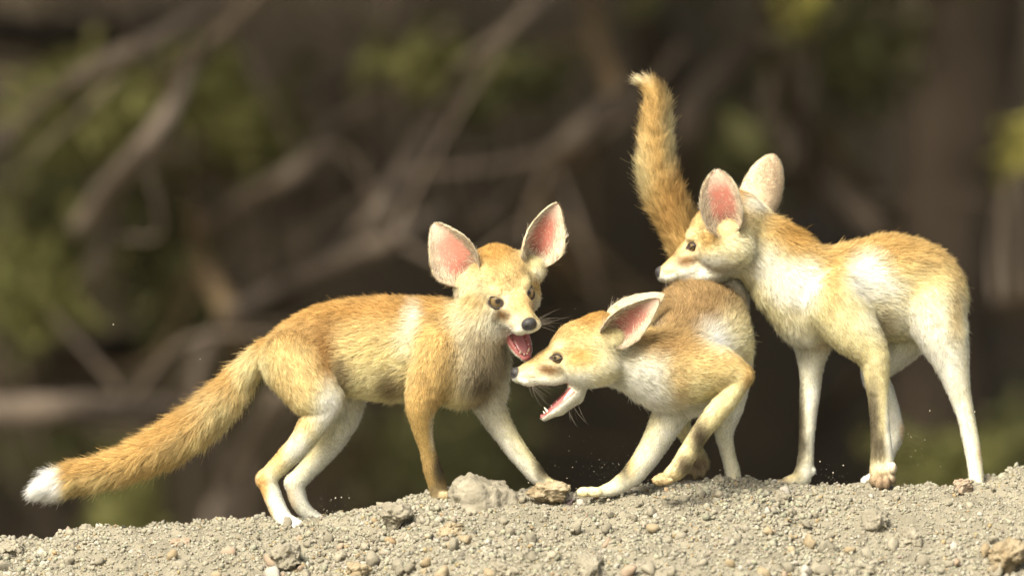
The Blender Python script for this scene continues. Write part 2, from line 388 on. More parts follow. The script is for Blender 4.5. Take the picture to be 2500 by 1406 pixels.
# ------------------------------------------------------------------ the head, in its own frame (F forward, U up, S aside)
class Head:
    def __init__(self, F, U, anchor_can, anchor_px, scale, jaw, rotz=0):
        F = norm(np.array(F, float)); U = np.array(U, float); U = norm(U - F*(U @ F)); Sx = np.cross(F, U)
        self.R = np.stack([F, U, Sx])               # rows
        self.s = scale; self.T = np.array(anchor_px, float) - scale*(np.array(anchor_can, float) @ self.R)
        self.jaw = math.radians(jaw); self.H = np.array([-12.0, -44.0])
    def out(self, c): return self.T + self.s*(np.array(c, float) @ self.R)
    def loc(self, P): return ((P - self.T)/self.s) @ self.R.T
    def jw(self, f, u):                             # a point of the closed lower jaw, swung open about the hinge
        a = -self.jaw; x, y = f - self.H[0], u - self.H[1]
        return (self.H[0] + x*math.cos(a) - y*math.sin(a), self.H[1] + x*math.sin(a) + y*math.cos(a))
    def ell(self, B, c, r, dirn, k=18, fur=12, top=TAN, bot=CREAM, inset=0.42, pitch=0, carve=False):
        c = np.array(c, float); r = np.array(r, float) - inset*fur/self.s
        ca, sa = math.cos(math.radians(pitch)), math.sin(math.radians(pitch))
        sides = (1, -1) if c[2] else (1,)
        for sg in sides:
            cc = c*np.array([1, 1, sg])
            def fn(P, cc=cc):
                q = self.loc(P) - cc
                q = np.stack([q[..., 0]*ca + q[..., 1]*sa, -q[..., 0]*sa + q[..., 1]*ca, q[..., 2]], -1)
                k0 = np.linalg.norm(q/r, axis=-1); k1 = np.linalg.norm(q/(r*r), axis=-1)
                return self.s*k0*(k0-1)/np.maximum(k1, 1e-6)
            o = self.out(cc); m = r.max()*self.s
            if carve: B.carve(fn, o-m, o+m, k)
            else: B.add(fn, o-m, o+m, k, (np.array(dirn, float)*np.array([1, 1, sg])) @ self.R, fur, top, bot)
    def cone(self, B, a, ra, b, rb, wr=1.0, k=14, fur=6, top=TAN, bot=WHITE, inset=0.42, flow=-1, carve=False):
        a = np.array(a, float); b = np.array(b, float); ra -= inset*fur/self.s; rb -= inset*fur/self.s
        sides = (1, -1) if (a[2] or b[2]) else (1,)
        for sg in sides:
            sc_ = np.array([1, 1, 1/wr]); A = a*np.array([1, 1, sg])*sc_; Bp = b*np.array([1, 1, sg])*sc_
            def fn(P, A=A, Bp=Bp):
                Q = self.loc(P)*sc_; ab = Bp - A; t = np.clip(((Q-A) @ ab)/(ab @ ab), 0, 1)
                return self.s*(np.linalg.norm(Q - A - t[..., None]*ab, axis=-1) - (ra + (rb-ra)*t))
            oa, ob = self.out(a*np.array([1, 1, sg])), self.out(b*np.array([1, 1, sg])); m = max(ra, rb)*self.s*max(1, wr)
            d = norm((b-a)*np.array([1, 1, sg])*flow) @ self.R
            if carve: B.carve(fn, np.minimum(oa, ob)-m, np.maximum(oa, ob)+m, k)
            else: B.add(fn, np.minimum(oa, ob)-m, np.maximum(oa, ob)+m, k, d, fur, top, bot)
    def build(self, B):
        bk = (-1, -0.15, 0)
        # braincase, forehead, cheeks
        self.ell(B, (-62, 50, 0), (66, 70, 70), bk, 26, 12, ORANGE, CREAM)
        self.ell(B, (-15, 40, 0), (70, 58, 66), (-1, 0.3, 0), 26, 10, TAN, CREAM)
        self.ell(B, (-26, -14, 46), (58, 50, 46), (-1, -0.35, 0.35), 26, 13, CREAM, WHITE)
        self.ell(B, (-62, -4, 52), (46, 50, 38), (-1, -0.5, 0.5), 26, 20, CREAM, WHITE)
        self.ell(B, (30, 34, 32), (30, 20, 24), (-0.7, 0.5, 0.3), 14, 7, CREAM, TAN)           # brow
        # muzzle
        self.cone(B, (20, 4, 0), 52, (62, -12, 0), 38, 1.04, 22, 7, TAN, CREAM)
        self.cone(B, (62, -14, 0), 38, (108, -32, 0), 28, 0.96, 16, 5, TAN, WHITE)
        self.cone(B, (108, -32, 0), 28, (136, -37, 0), 20, 0.95, 12, 4, TAN, WHITE)
        self.ell(B, (112, -44, 18), (26, 18, 21), (-1, -0.1, 0.3), 10, 4, CREAM, WHITE)          # whisker pads
        self.ell(B, (60, -42, 24), (44, 18, 16), (-1, -0.1, 0.2), 14, 5, CREAM, WHITE)           # upper lips
        # lower jaw
        j = lambda f, u, s=0: (*self.jw(f, u), s)
        self.cone(B, j(-30, -34), 37, j(22, -66), 25, 1.1, 20, 9, CREAM, WHITE)
        self.cone(B, j(22, -67), 26, j(70, -71), 20.5, 1.35, 12, 6, WHITE, WHITE)
        self.cone(B, j(70, -70), 18.5, j(112, -67), 12, 1.35, 8, 4, WHITE, WHITE)
        self.cone(B, j(8, -62, 24), 17, j(92, -68, 13), 11, 1.0, 8, 4, WHITE, WHITE)
        if self.jaw > 0.1:
            # mouth cavity between the jaws and the trough of the lower jaw
            g = self.jaw*0.5
            mid = lambda f, w: tuple(np.array((*self.jw(f, -58), 0))*(1-w) + np.array((f, -56, 0))*w)
            self.cone(B, mid(16, .5), 9, mid(75, .5), 17, 1.45, 5, 0, MOUTH, MOUTH, carve=True)
            self.cone(B, mid(75, .5), 17, mid(135, .5), 26, 1.0, 5, 0, MOUTH, MOUTH, carve=True)
            self.cone(B, (40, -62, 24), 6, (86, -66, 22), 10, 1.0, 4, 0, MOUTH, MOUTH, carve=True)
            self.cone(B, j(26, -54), 13, j(104, -57), 9, 1.5, 4, 0, MOUTH, MOUTH, carve=True)
            self.cone(B, (30, -60, 0), 9, (112, -62, 0), 9, 1.5, 4, 0, MOUTH, MOUTH, carve=True)
        # nose pad and nostrils, eye sockets
        self.ell(B, (141, -30, 0), (15, 15, 19.5), (-1, 0, 0), 5, 0, NOSE, NOSE)
        self.ell(B, (155, -34, 9.5), (7, 4.5, 4), (-1, 0, 0), 2, 0, carve=True)
        self.ell(B, (50, 11, 49), (15, 11, 9), (-1, 0, 0), 6, 0, carve=True, pitch=-10)
    EYE = (38, 11, 34); EYE_R = 18.5; squint = 1.0
    gaze = None
    def axis(self, sd): return norm(np.array([0.80, 0.06, 0.58*sd]) @ self.R)
    def look(self, sd):
        if self.gaze is None: return self.axis(sd)
        return norm(0.45*self.axis(sd) + 0.55*norm(np.array(self.gaze, float)))
    def lids(self, sd):                             # a shell over the eyeball with an almond-shaped opening
        z = self.axis(sd); fw = norm(np.array([0.72, -0.16, -0.7*sd]) @ self.R); x = norm(fw - z*(fw @ z)); y = np.cross(z, x)
        if y @ self.R[1] < 0: y = -y
        c = self.out(np.array(self.EYE)*np.array([1, 1, sd])); r = self.EYE_R*self.s; n = 40; rows = []
        for ring, (sc_, rr) in enumerate(((1.0, 1.015), (1.03, 1.10), (1.22, 1.13), (1.5, 1.06), (1.9, 0.9))):
            a = np.linspace(0, 2*np.pi, n, endpoint=False); ca, sa = np.cos(a), np.sin(a)
            U = 0.90*np.sign(ca)*np.abs(ca)**1.0; Vv = self.squint*np.where(sa > 0, 0.68, 0.60)*sa*(0.55 + 0.45*np.abs(sa)**0.6)
            U, Vv = U*min(sc_, 1.28), Vv*sc_; q = np.minimum(np.hypot(U, Vv), 0.985); f_ = q/np.maximum(np.hypot(U, Vv), 1e-6)
            U, Vv = U*f_, Vv*f_; Z = np.sqrt(1 - q*q)
            rows.append(c + r*rr*(U[:, None]*x + Vv[:, None]*y + Z[:, None]*z))
        V = np.concatenate(rows); g = np.arange(len(V)).reshape(-1, n); g2 = np.roll(g, -1, 1)
        F = np.stack([g[:-1], g2[:-1], g2[1:], g[1:]], -1).reshape(-1, 4)
        if np.cross(V[F[0][1]]-V[F[0][0]], V[F[0][3]]-V[F[0][0]]) @ z < 0: F = F[:, ::-1]
        return V, F
    def paint(self, P, N, col, fur):
        q = self.loc(P); f, u, s = q[:, 0], q[:, 1], np.abs(q[:, 2]); up = N @ self.R.T[:, 1]
        zone = (f > -140) & (np.linalg.norm(q, axis=1) < 230)
        def blob(c, r, colr, st=1.0, soft=0.5, furl=None):
            d = np.linalg.norm((np.stack([f, u, s], -1) - np.array(c))/np.array(r), axis=1)
            w = st*(1 - sstep(1-soft, 1+soft*0.3, d))*zone
            col[:] = col*(1-w[:, None]) + np.array(colr)*w[:, None]
            if furl is not None: fur[:] = fur*(1-w) + furl*w
        blob((-45, 100, 0), (84, 52, 60), (0.44, 0.265, 0.095), 0.9, 0.8)                # crown
        blob((12, 52, 8), (60, 38, 54), (0.50, 0.335, 0.15), 0.9, 0.9)
        blob((-6, 10, 70), (64, 40, 54), (0.62, 0.46, 0.22), 0.75, 0.9)
        blob((34, 42, 42), (22, 11, 18), CREAM, 0.6, 0.8)                  # pale brow
        blob((0, -50, 50), (56, 28, 60), WHITE, 0.85, 0.7)                  # white cheek and throat
        blob((-70, -34, 75), (56, 44, 56), CREAM, 0.7, 0.8)
        blob((-8, 18, 62), (38, 26, 34), (0.56, 0.37, 0.14), 0.75, 0.8)     # behind the eye
        blob((76, -2, 12), (58, 24, 22), (0.52, 0.36, 0.175), 0.9, 0.9)      # bridge
        blob((66, -18, 36), (40, 20, 26), (0.30, 0.165, 0.065), 0.9, 0.9)   # rusty tear mark
        blob((88, -54, 30), (70, 16, 40), WHITE, 0.9, 0.6)                  # white upper lip
        blob((110, -36, 30), (22, 8, 18), (0.26, 0.19, 0.13), 0.75, 0.9)     # whisker rows
        e = np.array(self.EYE)
        blob((e[0]+8, e[1]+1, e[2]+8), (29, 19, 24), (0.36, 0.22, 0.10), 0.7, 0.7)
        near = np.linalg.norm((np.stack([f, u, s], -1) - np.array((e[0]+14, e[1]+1, e[2]+12)))/np.array((44, 32, 36)), axis=1); fur[:] = np.where(zone, fur*np.clip(0.25 + 0.75*sstep(0.5, 1.1, near), 0, 1), fur)
        blob((e[0]+9, e[1]+0, e[2]+9), (25*self.EYE_R/18.5, 15*max(self.squint, 0.6)*self.EYE_R/18.5, 20*self.EYE_R/18.5), DARK, 1.0, 0.25, 0)
        blob((e[0]+26, e[1]-8, e[2]-6), (16, 8, 10), DARK, 0.75, 0.6, 1)
        blob((143, -30, 0), (17, 17.5, 22), NOSE, 1.0, 0.12, 0)
        blob((126, -50, 0), (12, 12, 4), (0.2, 0.12, 0.09), 0.6, 0.6)
        if self.jaw > 0.1:
            # inside of the mouth: what faces the gap between the jaws
            a = -self.jaw; x, y = f - self.H[0], u - self.H[1]
            jf = self.H[0] + x*math.cos(-a) - y*math.sin(-a); ju = self.H[1] + x*math.sin(-a) + y*math.cos(-a)
            n = N @ self.R.T; nj = n[:, 0]*math.sin(-a) + n[:, 1]*math.cos(-a)
            low = (jf > 14) & (ju > -74) & (ju < -44) & (u < -52) & (s < 30) & ((nj > 0.35) | (s < 15) & (nj > 0.0))
            upp = (f > 14) & (f < 122) & (u < -40) & (u > -66) & (s < 17 + 4*(f < 60)) & (n[:, 1] < -0.2) & (jf > 14)
            m = (low | upp) & zone
            col[m] = MOUTH; fur[m] = 0
            rim = (jf > 14) & (ju > -66) & (ju < -54) & (nj > 0.05) & (nj < 0.4) & (u < -56) & (s > 8) & zone
            col[rim] = np.array((0.52, 0.27, 0.23)); fur[rim] = 0
            return m
        return None

# ------------------------------------------------------------------ ears as curved double-skinned shells
def ear_mesh(base, tip, normal, hw, cup=0.75, lean=0.0, bend=0.0, nu=26, nv=18, rnd=0.0):
    base, tip = np.array(base, float), np.array(tip, float); A = tip - base; Ln = np.linalg.norm(A); A /= Ln
    Nn = np.array(normal, float); Nn = norm(Nn - A*(Nn @ A)); R = np.cross(A, Nn)
    u = np.linspace(0, 1, nu); v = np.linspace(-1, 1, nv)
    prof = np.interp(u, [0, .10, .22, .36, .52, .68, .82, .91, .96, 1], [.55, .78, .95, 1, .90, .71, .50, .33, .20, .04])
    prof = prof*(1-rnd) + rnd*np.interp(u, [0, .1, .3, .5, .7, .82, .91, .97, 1], [.5, .8, 1, 1.0, .9, .72, .5, .28, .05])
    out = []
    for layer in (0, 1):
        U, Vv = np.meshgrid(u, v, indexing='ij'); w = prof[:, None]*hw
        cu = cup*(1 - 0.55*U)
        th = Vv*cu*1.7
        X = w*np.sin(th)/np.maximum(np.sin(cu*1.7), 0.6); Z = w*(1 - np.cos(th))*0.9
        off = -(3.2 + 3.0*(1-U)) * (1 - np.abs(Vv)**6*0.6)*(1-U**8*0.8) if layer else 0
        Pp = base + U[..., None]*Ln*A + (X + lean*hw*U**2)[..., None]*R + (Z + off - 14*(1-U)**3 + bend*U*U)[..., None]*Nn
        out.append(Pp.reshape(-1, 3))
    V = np.concatenate(out); n = nu*nv
    g = np.arange(n).reshape(nu, nv)
    fr = np.stack([g[:-1, :-1], g[1:, :-1], g[1:, 1:], g[:-1, 1:]], -1).reshape(-1, 4)
    bkf = fr[:, ::-1] + n
    rim = []
    per = list(g[:, 0]) + list(g[-1, 1:]) + list(g[::-1, -1][1:])
    for a, b in zip(per[:-1], per[1:]): rim.append((a, a+n, b+n, b))
    # orient so that the front faces Nn
    a, b, c = V[fr[len(fr)//2][0]], V[fr[len(fr)//2][1]], V[fr[len(fr)//2][2]]
    if np.cross(b-a, c-a) @ Nn < 0: fr = fr[:, ::-1]; bkf = bkf[:, ::-1]; rim = [r[::-1] for r in rim]
    UV = np.stack(np.meshgrid(u, v, indexing='ij'), -1).reshape(-1, 2)
    return V, np.concatenate([fr, bkf, np.array(rim)]), np.concatenate([UV, UV]), np.r_[np.zeros(n, bool), np.ones(n, bool)], A, Nn, R
def vnormals(V, Q):
    n = np.cross(V[Q[:, 2]]-V[Q[:, 0]], V[Q[:, 3]]-V[Q[:, 1]])
    out = np.zeros_like(V)
    for i in range(4): np.add.at(out, Q[:, i], n)
    return norm(out)

def hair_object(name, pts, rad_root, rad_tip, cols, nrms, mat, parent):
    ns, npnt, _ = pts.shape
    hc = bpy.data.hair_curves.new(name); hc.add_curves([npnt]*ns)
    hc.attributes['position'].data.foreach_set('vector', pts.astype(np.float32).ravel())
    t = np.linspace(0, 1, npnt)
    r = (rad_root*(1-t) + rad_tip*t) if np.ndim(rad_root) == 0 else rad_root[:, None]*(1-t) + rad_tip*t
    r = np.broadcast_to(r, (ns, npnt)).astype(np.float32)
    a = hc.attributes.get('radius') or hc.attributes.new('radius', 'FLOAT', 'POINT'); a.data.foreach_set('value', np.ascontiguousarray(r).ravel())
    if cols is not None:
        a = hc.attributes.new('col', 'FLOAT_COLOR', 'CURVE'); c4 = np.ones((ns, 4), np.float32); c4[:, :3] = cols; a.data.foreach_set('color', c4.ravel())
        a = hc.attributes.new('nrm', 'FLOAT_VECTOR', 'CURVE'); a.data.foreach_set('vector', nrms.astype(np.float32).ravel())
    hc.materials.append(mat)
    return link(bpy.data.objects.new(name, hc), parent)

def make_fox(label, y0, lo, hi, body, head, ears, paints, strands, comb=None, eyes=(1, -1), h=3.0, teeth=True, whisk=(0.9, 1.0), droop=1.0):
    k = (D + y0)/D
    def w2(P):                          # pixels of this animal's plane -> metres (one rigid scale for the whole animal)
        P = np.asarray(P, float); return np.stack([(P[..., 0]-1250)*S*k, y0 + P[..., 2]*S*k, ZC + (703-P[..., 1])*S*k], -1)
    def wd(V): return np.stack([V[..., 0], V[..., 2], -V[..., 1]], -1)
    B = Beast(lo, hi, h)
    body(B); head.build(B)
    V, Q = surface_nets(B.Dg, B.lo, B.h)
    if np.einsum('ij,ij->i', V[Q[:, 0]], np.cross(V[Q[:, 2]]-V[Q[:, 0]], V[Q[:, 3]]-V[Q[:, 1]])).sum() < 0: Q = Q[:, ::-1]
    # light smoothing of the net
    for it in range(3):
        acc = np.zeros_like(V); cn = np.zeros(len(V))
        for i in range(4):
            j = (i+1) % 4
            np.add.at(acc, Q[:, i], V[Q[:, j]]); np.add.at(acc, Q[:, j], V[Q[:, i]]); np.add.at(cn, Q[:, i], 1); np.add.at(cn, Q[:, j], 1)
        V = V*0.45 + 0.55*acc/cn[:, None]
    Nn = vnormals(V, Q)
    # blended fur direction, length and colour
    wsum = np.zeros(len(V)); dirs = np.zeros_like(V); fur = np.zeros(len(V)); col = np.zeros((len(V), 3))
    upv = -Nn[:, 1]
    t = sstep(-0.55, 0.75, upv)[:, None]
    for fn, dr, fl, tp, bt, bb in B.prims:
        sel = np.arange(len(V)) if bb is None else np.nonzero(((V > bb[0]-60) & (V < bb[1]+60)).all(1))[0]
        if not len(sel): continue
        d = fn(V[sel]); w = np.exp(-np.maximum(d, -6)/12.0); w = np.where(d > 60, 0, w)
        wsum[sel] += w; dirs[sel] += w[:, None]*dr; fur[sel] += w*fl; col[sel] += w[:, None]*(bt*(1-t[sel]) + tp*t[sel])
    wsum = np.maximum(wsum, 1e-9); dirs /= wsum[:, None]; fur /= wsum; col /= wsum[:, None]
    for c, r, cl, st, soft in paints:
        d = np.linalg.norm((V - np.array(c))/np.array(r), axis=1)
        wv = min(st*1.08, 1)*(1 - sstep(1-soft, 1.1+soft*0.3, d))
        col = col*(1-wv[:, None]) + np.array(cl)*wv[:, None]
    dens = np.ones(len(V))
    mouth = head.paint(V, Nn, col, fur)
    gam = np.where((fur < 1.2)[:, None], 1.0, 1.12); col = col**gam; col = np.where((fur < 1.2)[:, None], col, np.clip(col*np.array([0.985, 1.03, 1.03]), 0, 0.95))
    if comb is not None: dirs = comb(V, dirs)
    gl = np.ones(len(V))
    nose = np.linalg.norm(col - np.array(NOSE), axis=1) < 0.02; gl[nose] = 0.4
    if mouth is not None: gl[mouth] = 0.25
    bare = fur < 1.2
    # strands on the body
    T, w = tri_sample(V, Q, strands, np.where(bare, 0, 1.0)*np.interp(fur, [3, 12, 30, 60], [2.2, 1.6, 1.0, 1.15]))
    p = interp(V, T, w); n = norm(interp(Nn, T, w)); dr = interp(dirs, T, w); fl = interp(fur, T, w); c = interp(col, T, w)
    allp, alln, alld, alll, allc = [p], [n], [dr], [fl], [c]
    lay = [np.full(len(p), 1.0)]
    # ears
    eV, eQ, eC, off = [], [], [], len(V)
    for E in ears:
        v, q, uv, isb, A, En, R = ear_mesh(**{a: b for a, b in E.items() if a not in ('pink',)})
        en = vnormals(v, q)
        uu, vv = uv[:, 0], np.abs(uv[:, 1])
        pin = np.array(E.get('pink', PINK))
        core = (1 - sstep(0.30, 0.75, vv))*sstep(0.02, 0.2, uu)*(1 - sstep(0.62, 0.92, uu))
        cf = np.array(SKINPINK)*(1-core[:, None]) + pin*core[:, None]
        deep_shade = np.exp(-((uu-0.20)/0.15)**2 - (vv/0.35)**2)[:, None]; cf = cf*(1-0.8*deep_shade) + np.array((0.16, 0.06, 0.045))*0.8*deep_shade  # shade in the ear's hollow painted into the skin colour
        cb = np.array((0.70, 0.56, 0.40))*np.ones((len(v), 1))
        ec = np.where(isb[:, None], cb, cf)
        rimw = sstep(0.86, 0.97, vv)[:, None]; ec = ec*(1-rimw) + np.array((0.80, 0.68, 0.46))*rimw
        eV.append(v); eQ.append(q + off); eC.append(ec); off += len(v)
        # short plush on the back and rim
        T, w = tri_sample(v, q, 9000, np.where(isb, 1.0, 0.0) + 0.0)
        pp = interp(v, T, w); nn_ = norm(interp(en, T, w)); c_ = interp(ec, T, w)
        allp.append(pp); alln.append(nn_); alld.append(np.tile(A, (len(pp), 1))); alll.append(np.full(len(pp), 4.5)); allc.append(c_); lay.append(np.full(len(pp), 0.7))
        # fine fuzz and long pale hairs inside, growing inwards from the edges
        T, w = tri_sample(v, q, 4200, np.where(isb, 0.0, 0.04 + sstep(0.45, 0.95, vv)*1.2*(1-0.75*uu) + 0.8*np.exp(-(uu/0.16)**2)))
        pp = interp(v, T, w); nn_ = norm(interp(en, T, w)); uvp = interp(uv, T, w)
        dd = -R[None]*np.sign(uvp[:, 1:2])*0.55 + A[None]*0.75
        ll = 5 + 22*(1-uvp[:, 0])*np.abs(uvp[:, 1])
        allp.append(pp); alln.append(nn_); alld.append(dd); alll.append(ll)
        allc.append(np.array((0.62, 0.52, 0.39))*np.exp(rng.normal(0, 0.35, (len(pp), 1)))); lay.append(np.full(len(pp), 0.5))
        # bright fringe along the rim
        r_u = rng.random(1600); sd = np.sign(rng.random(1600)-0.5)
        gi = np.minimum((r_u*25).astype(int), 24); vi = np.where(sd > 0, 17, 0)
        a0, a1 = v[gi*18+vi], v[(gi+1)*18+vi]; fr_ = (r_u*25 - gi)[:, None]
        pp = a0*(1-fr_) + a1*fr_
        outw = R[None]*sd[:, None]
        allp.append(pp); alln.append(norm(outw + 0.3*En)); alld.append(np.tile(A, (len(pp), 1)) + 0.25*outw); alll.append(np.full(len(pp), 4.0)); allc.append(np.array((0.86, 0.76, 0.56))*np.ones((len(pp), 1))); lay.append(np.full(len(pp), 0.8))
    for sd in eyes:
        v, q = head.lids(sd); eV.append(v); eQ.append(q + off); eC.append(np.tile(np.array(DARK), (len(v), 1))); off += len(v)
    Vall = np.concatenate([V] + eV); Qall = np.concatenate([Q] + eQ); Call = np.concatenate([col] + eC)
    glall = np.concatenate([gl] + [np.full(len(v), 0.5) if len(v) == 200 else np.full(len(v), 1.0) for v in eV])
    Vw = w2(Vall)
    basep = Vw[np.argmin(Vw[:, 2])]
    root = bpy.data.objects.new('fox', None); root.empty_display_size = 0.05; link(root)
    tag(root, label, 'fox', 'fox cubs playing on the mound')
    bo = mesh_obj('body', Vw, Qall, M_SKIN, root)
    set_col(bo.data, 'col', np.concatenate([Call, glall[:, None]], 1))
    # strands
    p = np.concatenate(allp); n = np.concatenate(alln); dr = np.concatenate(alld); fl = np.concatenate(alll); c = np.concatenate(allc); la = np.concatenate(lay)
    m = fl > 1.2; p, n, dr, fl, c, la = p[m], n[m], dr[m], fl[m], c[m], la[m]
    # clumped, slightly windblown variation of the combing
    RR = np.array([[0.36, 0.48, -0.80], [-0.80, 0.60, 0.0], [0.48, 0.64, 0.60]]); pq = p @ RR.T + 7.7*np.stack([np.sin(p[:, 1]/31), np.sin(p[:, 2]/27), np.sin(p[:, 0]/35)], -1)
    nz = np.stack([vnoise(pq/16, 31), vnoise(pq/16, 32), vnoise(pq/16, 33)], -1)
    nz2 = np.stack([vnoise(pq/45, 41), vnoise(pq/45, 42), vnoise(pq/45, 43)], -1)
    dr = dr + 0.42*nz + 0.30*nz2 + rng.normal(0, 0.15, p.shape) + np.array([0, 1.0, 0])*np.interp(fl, [8, 26, 60], [0.05, 0.22, 0.42])[:, None]*droop
    tg = norm(dr - n*(dr*n).sum(1, keepdims=True))
    L_ = fl*rng.uniform(0.62, 1.22, len(p))*(1 + 0.16*vnoise(pq/22, 51))
    stray = rng.random(len(p)) < 0.006; L_[stray] *= 1.3
    ph = np.radians(rng.normal(0, 8, len(p)) + np.interp(fl, [5, 10, 26, 60], [16, 18, 25, 24]) + 11*vnoise(pq/14, 61))*la; ph[stray] *= 1.5
    ph = np.clip(ph, 0.12, 1.3)
    cs = np.interp(fl, [4, 12, 26, 60], [4.0, 6.0, 10.0, 15.0])[:, None]
    wob = np.stack([vnoise(pq/8, 81), vnoise(pq/8, 82), vnoise(pq/8, 83)], -1)*0.6
    pr_ = p @ RR.T
    cell = np.floor(pr_/cs + wob + 0.5); pull = (cell*cs) @ RR - p; pull = pull - n*(pull*n).sum(1, keepdims=True); pull = pull - tg*(pull*tg).sum(1, keepdims=True)
    chash = _hash(cell[:, 0].astype(np.int64), cell[:, 1].astype(np.int64), cell[:, 2].astype(np.int64), 5)
    s = np.array([0, 0.33, 0.68, 1.0])[None, :, None]
    up = (L_*np.sin(ph))[:, None, None]; al = (L_*np.cos(ph))[:, None, None]
    bend = rng.normal(0, 0.10, (len(p), 1, 3))*L_[:, None, None]
    pts = p[:, None] + n[:, None]*up*(1.25*s - 0.32*s*s) + tg[:, None]*al*(0.85*s + 0.15*s*s) + bend*s*s + 0.45*pull[:, None]*s*s
    bri = np.exp(0.16*(chash-0.5) + rng.normal(-0.02, 0.24, len(p)) + 0.16*vnoise(pq/np.array([9, 9, 9.]), 71) + 0.10*vnoise(pq/30, 72))[:, None]
    dorsal = sstep(0.2, 0.8, -n[:, 1])*(fl > 16)
    blk = (rng.random(len(p)) < 0.015 + 0.07*dorsal) & (fl > 13)
    c = c*bri; c[blk] *= np.array([0.42, 0.36, 0.32]); c = np.clip(c, 0.004, 0.93)
    rr = np.interp(fl, [3, 10, 30, 60], [0.30, 0.35, 0.42, 0.46])*S
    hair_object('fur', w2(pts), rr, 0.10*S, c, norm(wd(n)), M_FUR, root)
    # eyes
    for sd in eyes:
        gd = norm(wd(np.array(head.look(sd)))); ctr = w2(head.out(np.array(head.EYE)*np.array([1, 1, sd])))
        bm = bmesh.new(); bmesh.ops.create_uvsphere(bm, u_segments=32, v_segments=24, radius=1.0)
        me = bpy.data.meshes.new('eye'); bm.to_mesh(me); bm.free()
        for f in me.polygons: f.use_smooth = True
        me.materials.append(M_EYE)
        eo = link(bpy.data.objects.new('eye', me), root)
        eo.location = ctr; eo.rotation_euler = Vector(gd).to_track_quat('Z', 'Y').to_euler(); r_ = head.EYE_R*head.s*S*k
        eo.scale = (r_, r_, r_)
    # tongue and teeth
    if head.jaw > 0.1:
        nu, nv = 22, 12; us = np.linspace(0, 1, nu); pr = np.linspace(0, 2*np.pi, nv, endpoint=False); tv = []
        for u_ in us:
            f = 10 + 92*u_; wdt = np.interp(u_, [0, .5, .85, 1], [13, 15.5, 14, 3]); th = np.interp(u_, [0, .8, 1], [6, 4.5, 1.5])
            lift = 4*math.sin(u_*3.0)
            for a in pr:
                uu_ = -66 + lift + math.sin(a)*th - (2.5*math.exp(-(math.cos(a)*wdt/4)**2) if math.sin(a) > 0 else 0)
                ff, uo = head.jw(f, uu_); tv.append((ff, uo, math.cos(a)*wdt))
        g = np.arange(nu*nv).reshape(nu, nv); g2 = np.roll(g, -1, 1)
        fq = np.stack([g[:-1], g2[:-1], g2[1:], g[1:]], -1).reshape(-1, 4)
        mesh_obj('tongue', w2(head.out(np.array(tv))), fq, M_TONGUE, root)
        def tooth(b, d, ln, rd):
            b = np.array(b, float); d = norm(np.array(d, float)); side = norm(np.cross(d, (0.3, 0.2, 1.0))); o2 = np.cross(d, side); tv = []; ring = 7
            for hgt, rr_ in ((-0.3, 1.0), (0.1, 1.0), (0.55, 0.7), (0.9, 0.28)):
                for i in range(ring):
                    a = 2*math.pi*i/ring; tv.append(b + d*ln*hgt + (side*math.cos(a) + o2*math.sin(a))*rd*rr_)
            tv.append(b + d*ln); tf = [(r*ring+i, r*ring+(i+1) % ring, (r+1)*ring+(i+1) % ring, (r+1)*ring+i) for r in range(3) for i in range(ring)]
            tf += [(3*ring+i, 3*ring+(i+1) % ring, 4*ring, 4*ring) for i in range(ring)]
            me = bpy.data.meshes.new('tooth'); me.from_pydata([tuple(x) for x in w2(head.out(np.array(tv)))], [], [tuple(dict.fromkeys(x)) for x in tf]); me.materials.append(M_TOOTH)
            for f in me.polygons: f.use_smooth = True
            link(bpy.data.objects.new('tooth', me), root)
        jd = np.array([*(np.array(head.jw(0, 10)) - np.array(head.jw(0, 0))), 0])
        for sd in (1, -1):
            tooth((*head.jw(98, -60), 11*sd), jd + np.array([0.5, 0, 0.2*sd]), 11, 2.8)
            for ff, ln in ((82, 3.5), (66, 4.5), (50, 5)): tooth((*head.jw(ff, -60), 17*sd), jd*1.0, ln, 2.4)
            tooth((114, -50, 13*sd), (0.1, -1, 0.1*sd), 14, 2.8)
            for ff, ln in ((98, 4), (82, 4.5), (66, 5.5)): tooth((ff, -50, 17*sd), (0, -1, 0), ln+3, 2.4)
            tooth((*head.jw(106, -60), 4*sd), jd, 5, 2.2)
            tooth((128, -52, 5*sd), (0.1, -1, 0), 6, 2.4)
    # whiskers
    wp = []
    for sd in (1, -1):
        for i in range(15):
            f = rng.uniform(98, 124); u_ = rng.uniform(-52, -34); b = np.array([f, u_, 28.0])
            dv = norm(np.array([rng.uniform(-0.75, 0.35), rng.uniform(-0.6, 0.25), 1.0])); ln = rng.uniform(45, 115)*whisk[0]
            q = [b + dv*ln*t_ + np.array([-0.30, -0.16, 0])*ln*t_*t_ for t_ in np.linspace(0, 1, 8)]
            wp.append(np.array(q)*np.array([1, 1, sd]))
        for i in range(4):
            b = np.array([*head.jw(rng.uniform(20, 60), -86), 16]); dv = norm(np.array([rng.uniform(-0.6, 0.1), -1.0, rng.uniform(0.1, 0.6)])); ln = rng.uniform(30, 60)
            wp.append(np.array([b + dv*ln*t_ + np.array([-0.2, 0.05, 0])*ln*t_*t_ for t_ in np.linspace(0, 1, 8)])*np.array([1, 1, sd]))
    wp = np.array(wp)
    hair_object('whiskers', w2(head.out(wp)), 0.40*S, 0.08*S, None, None, M_WHISKER, root)
    return root

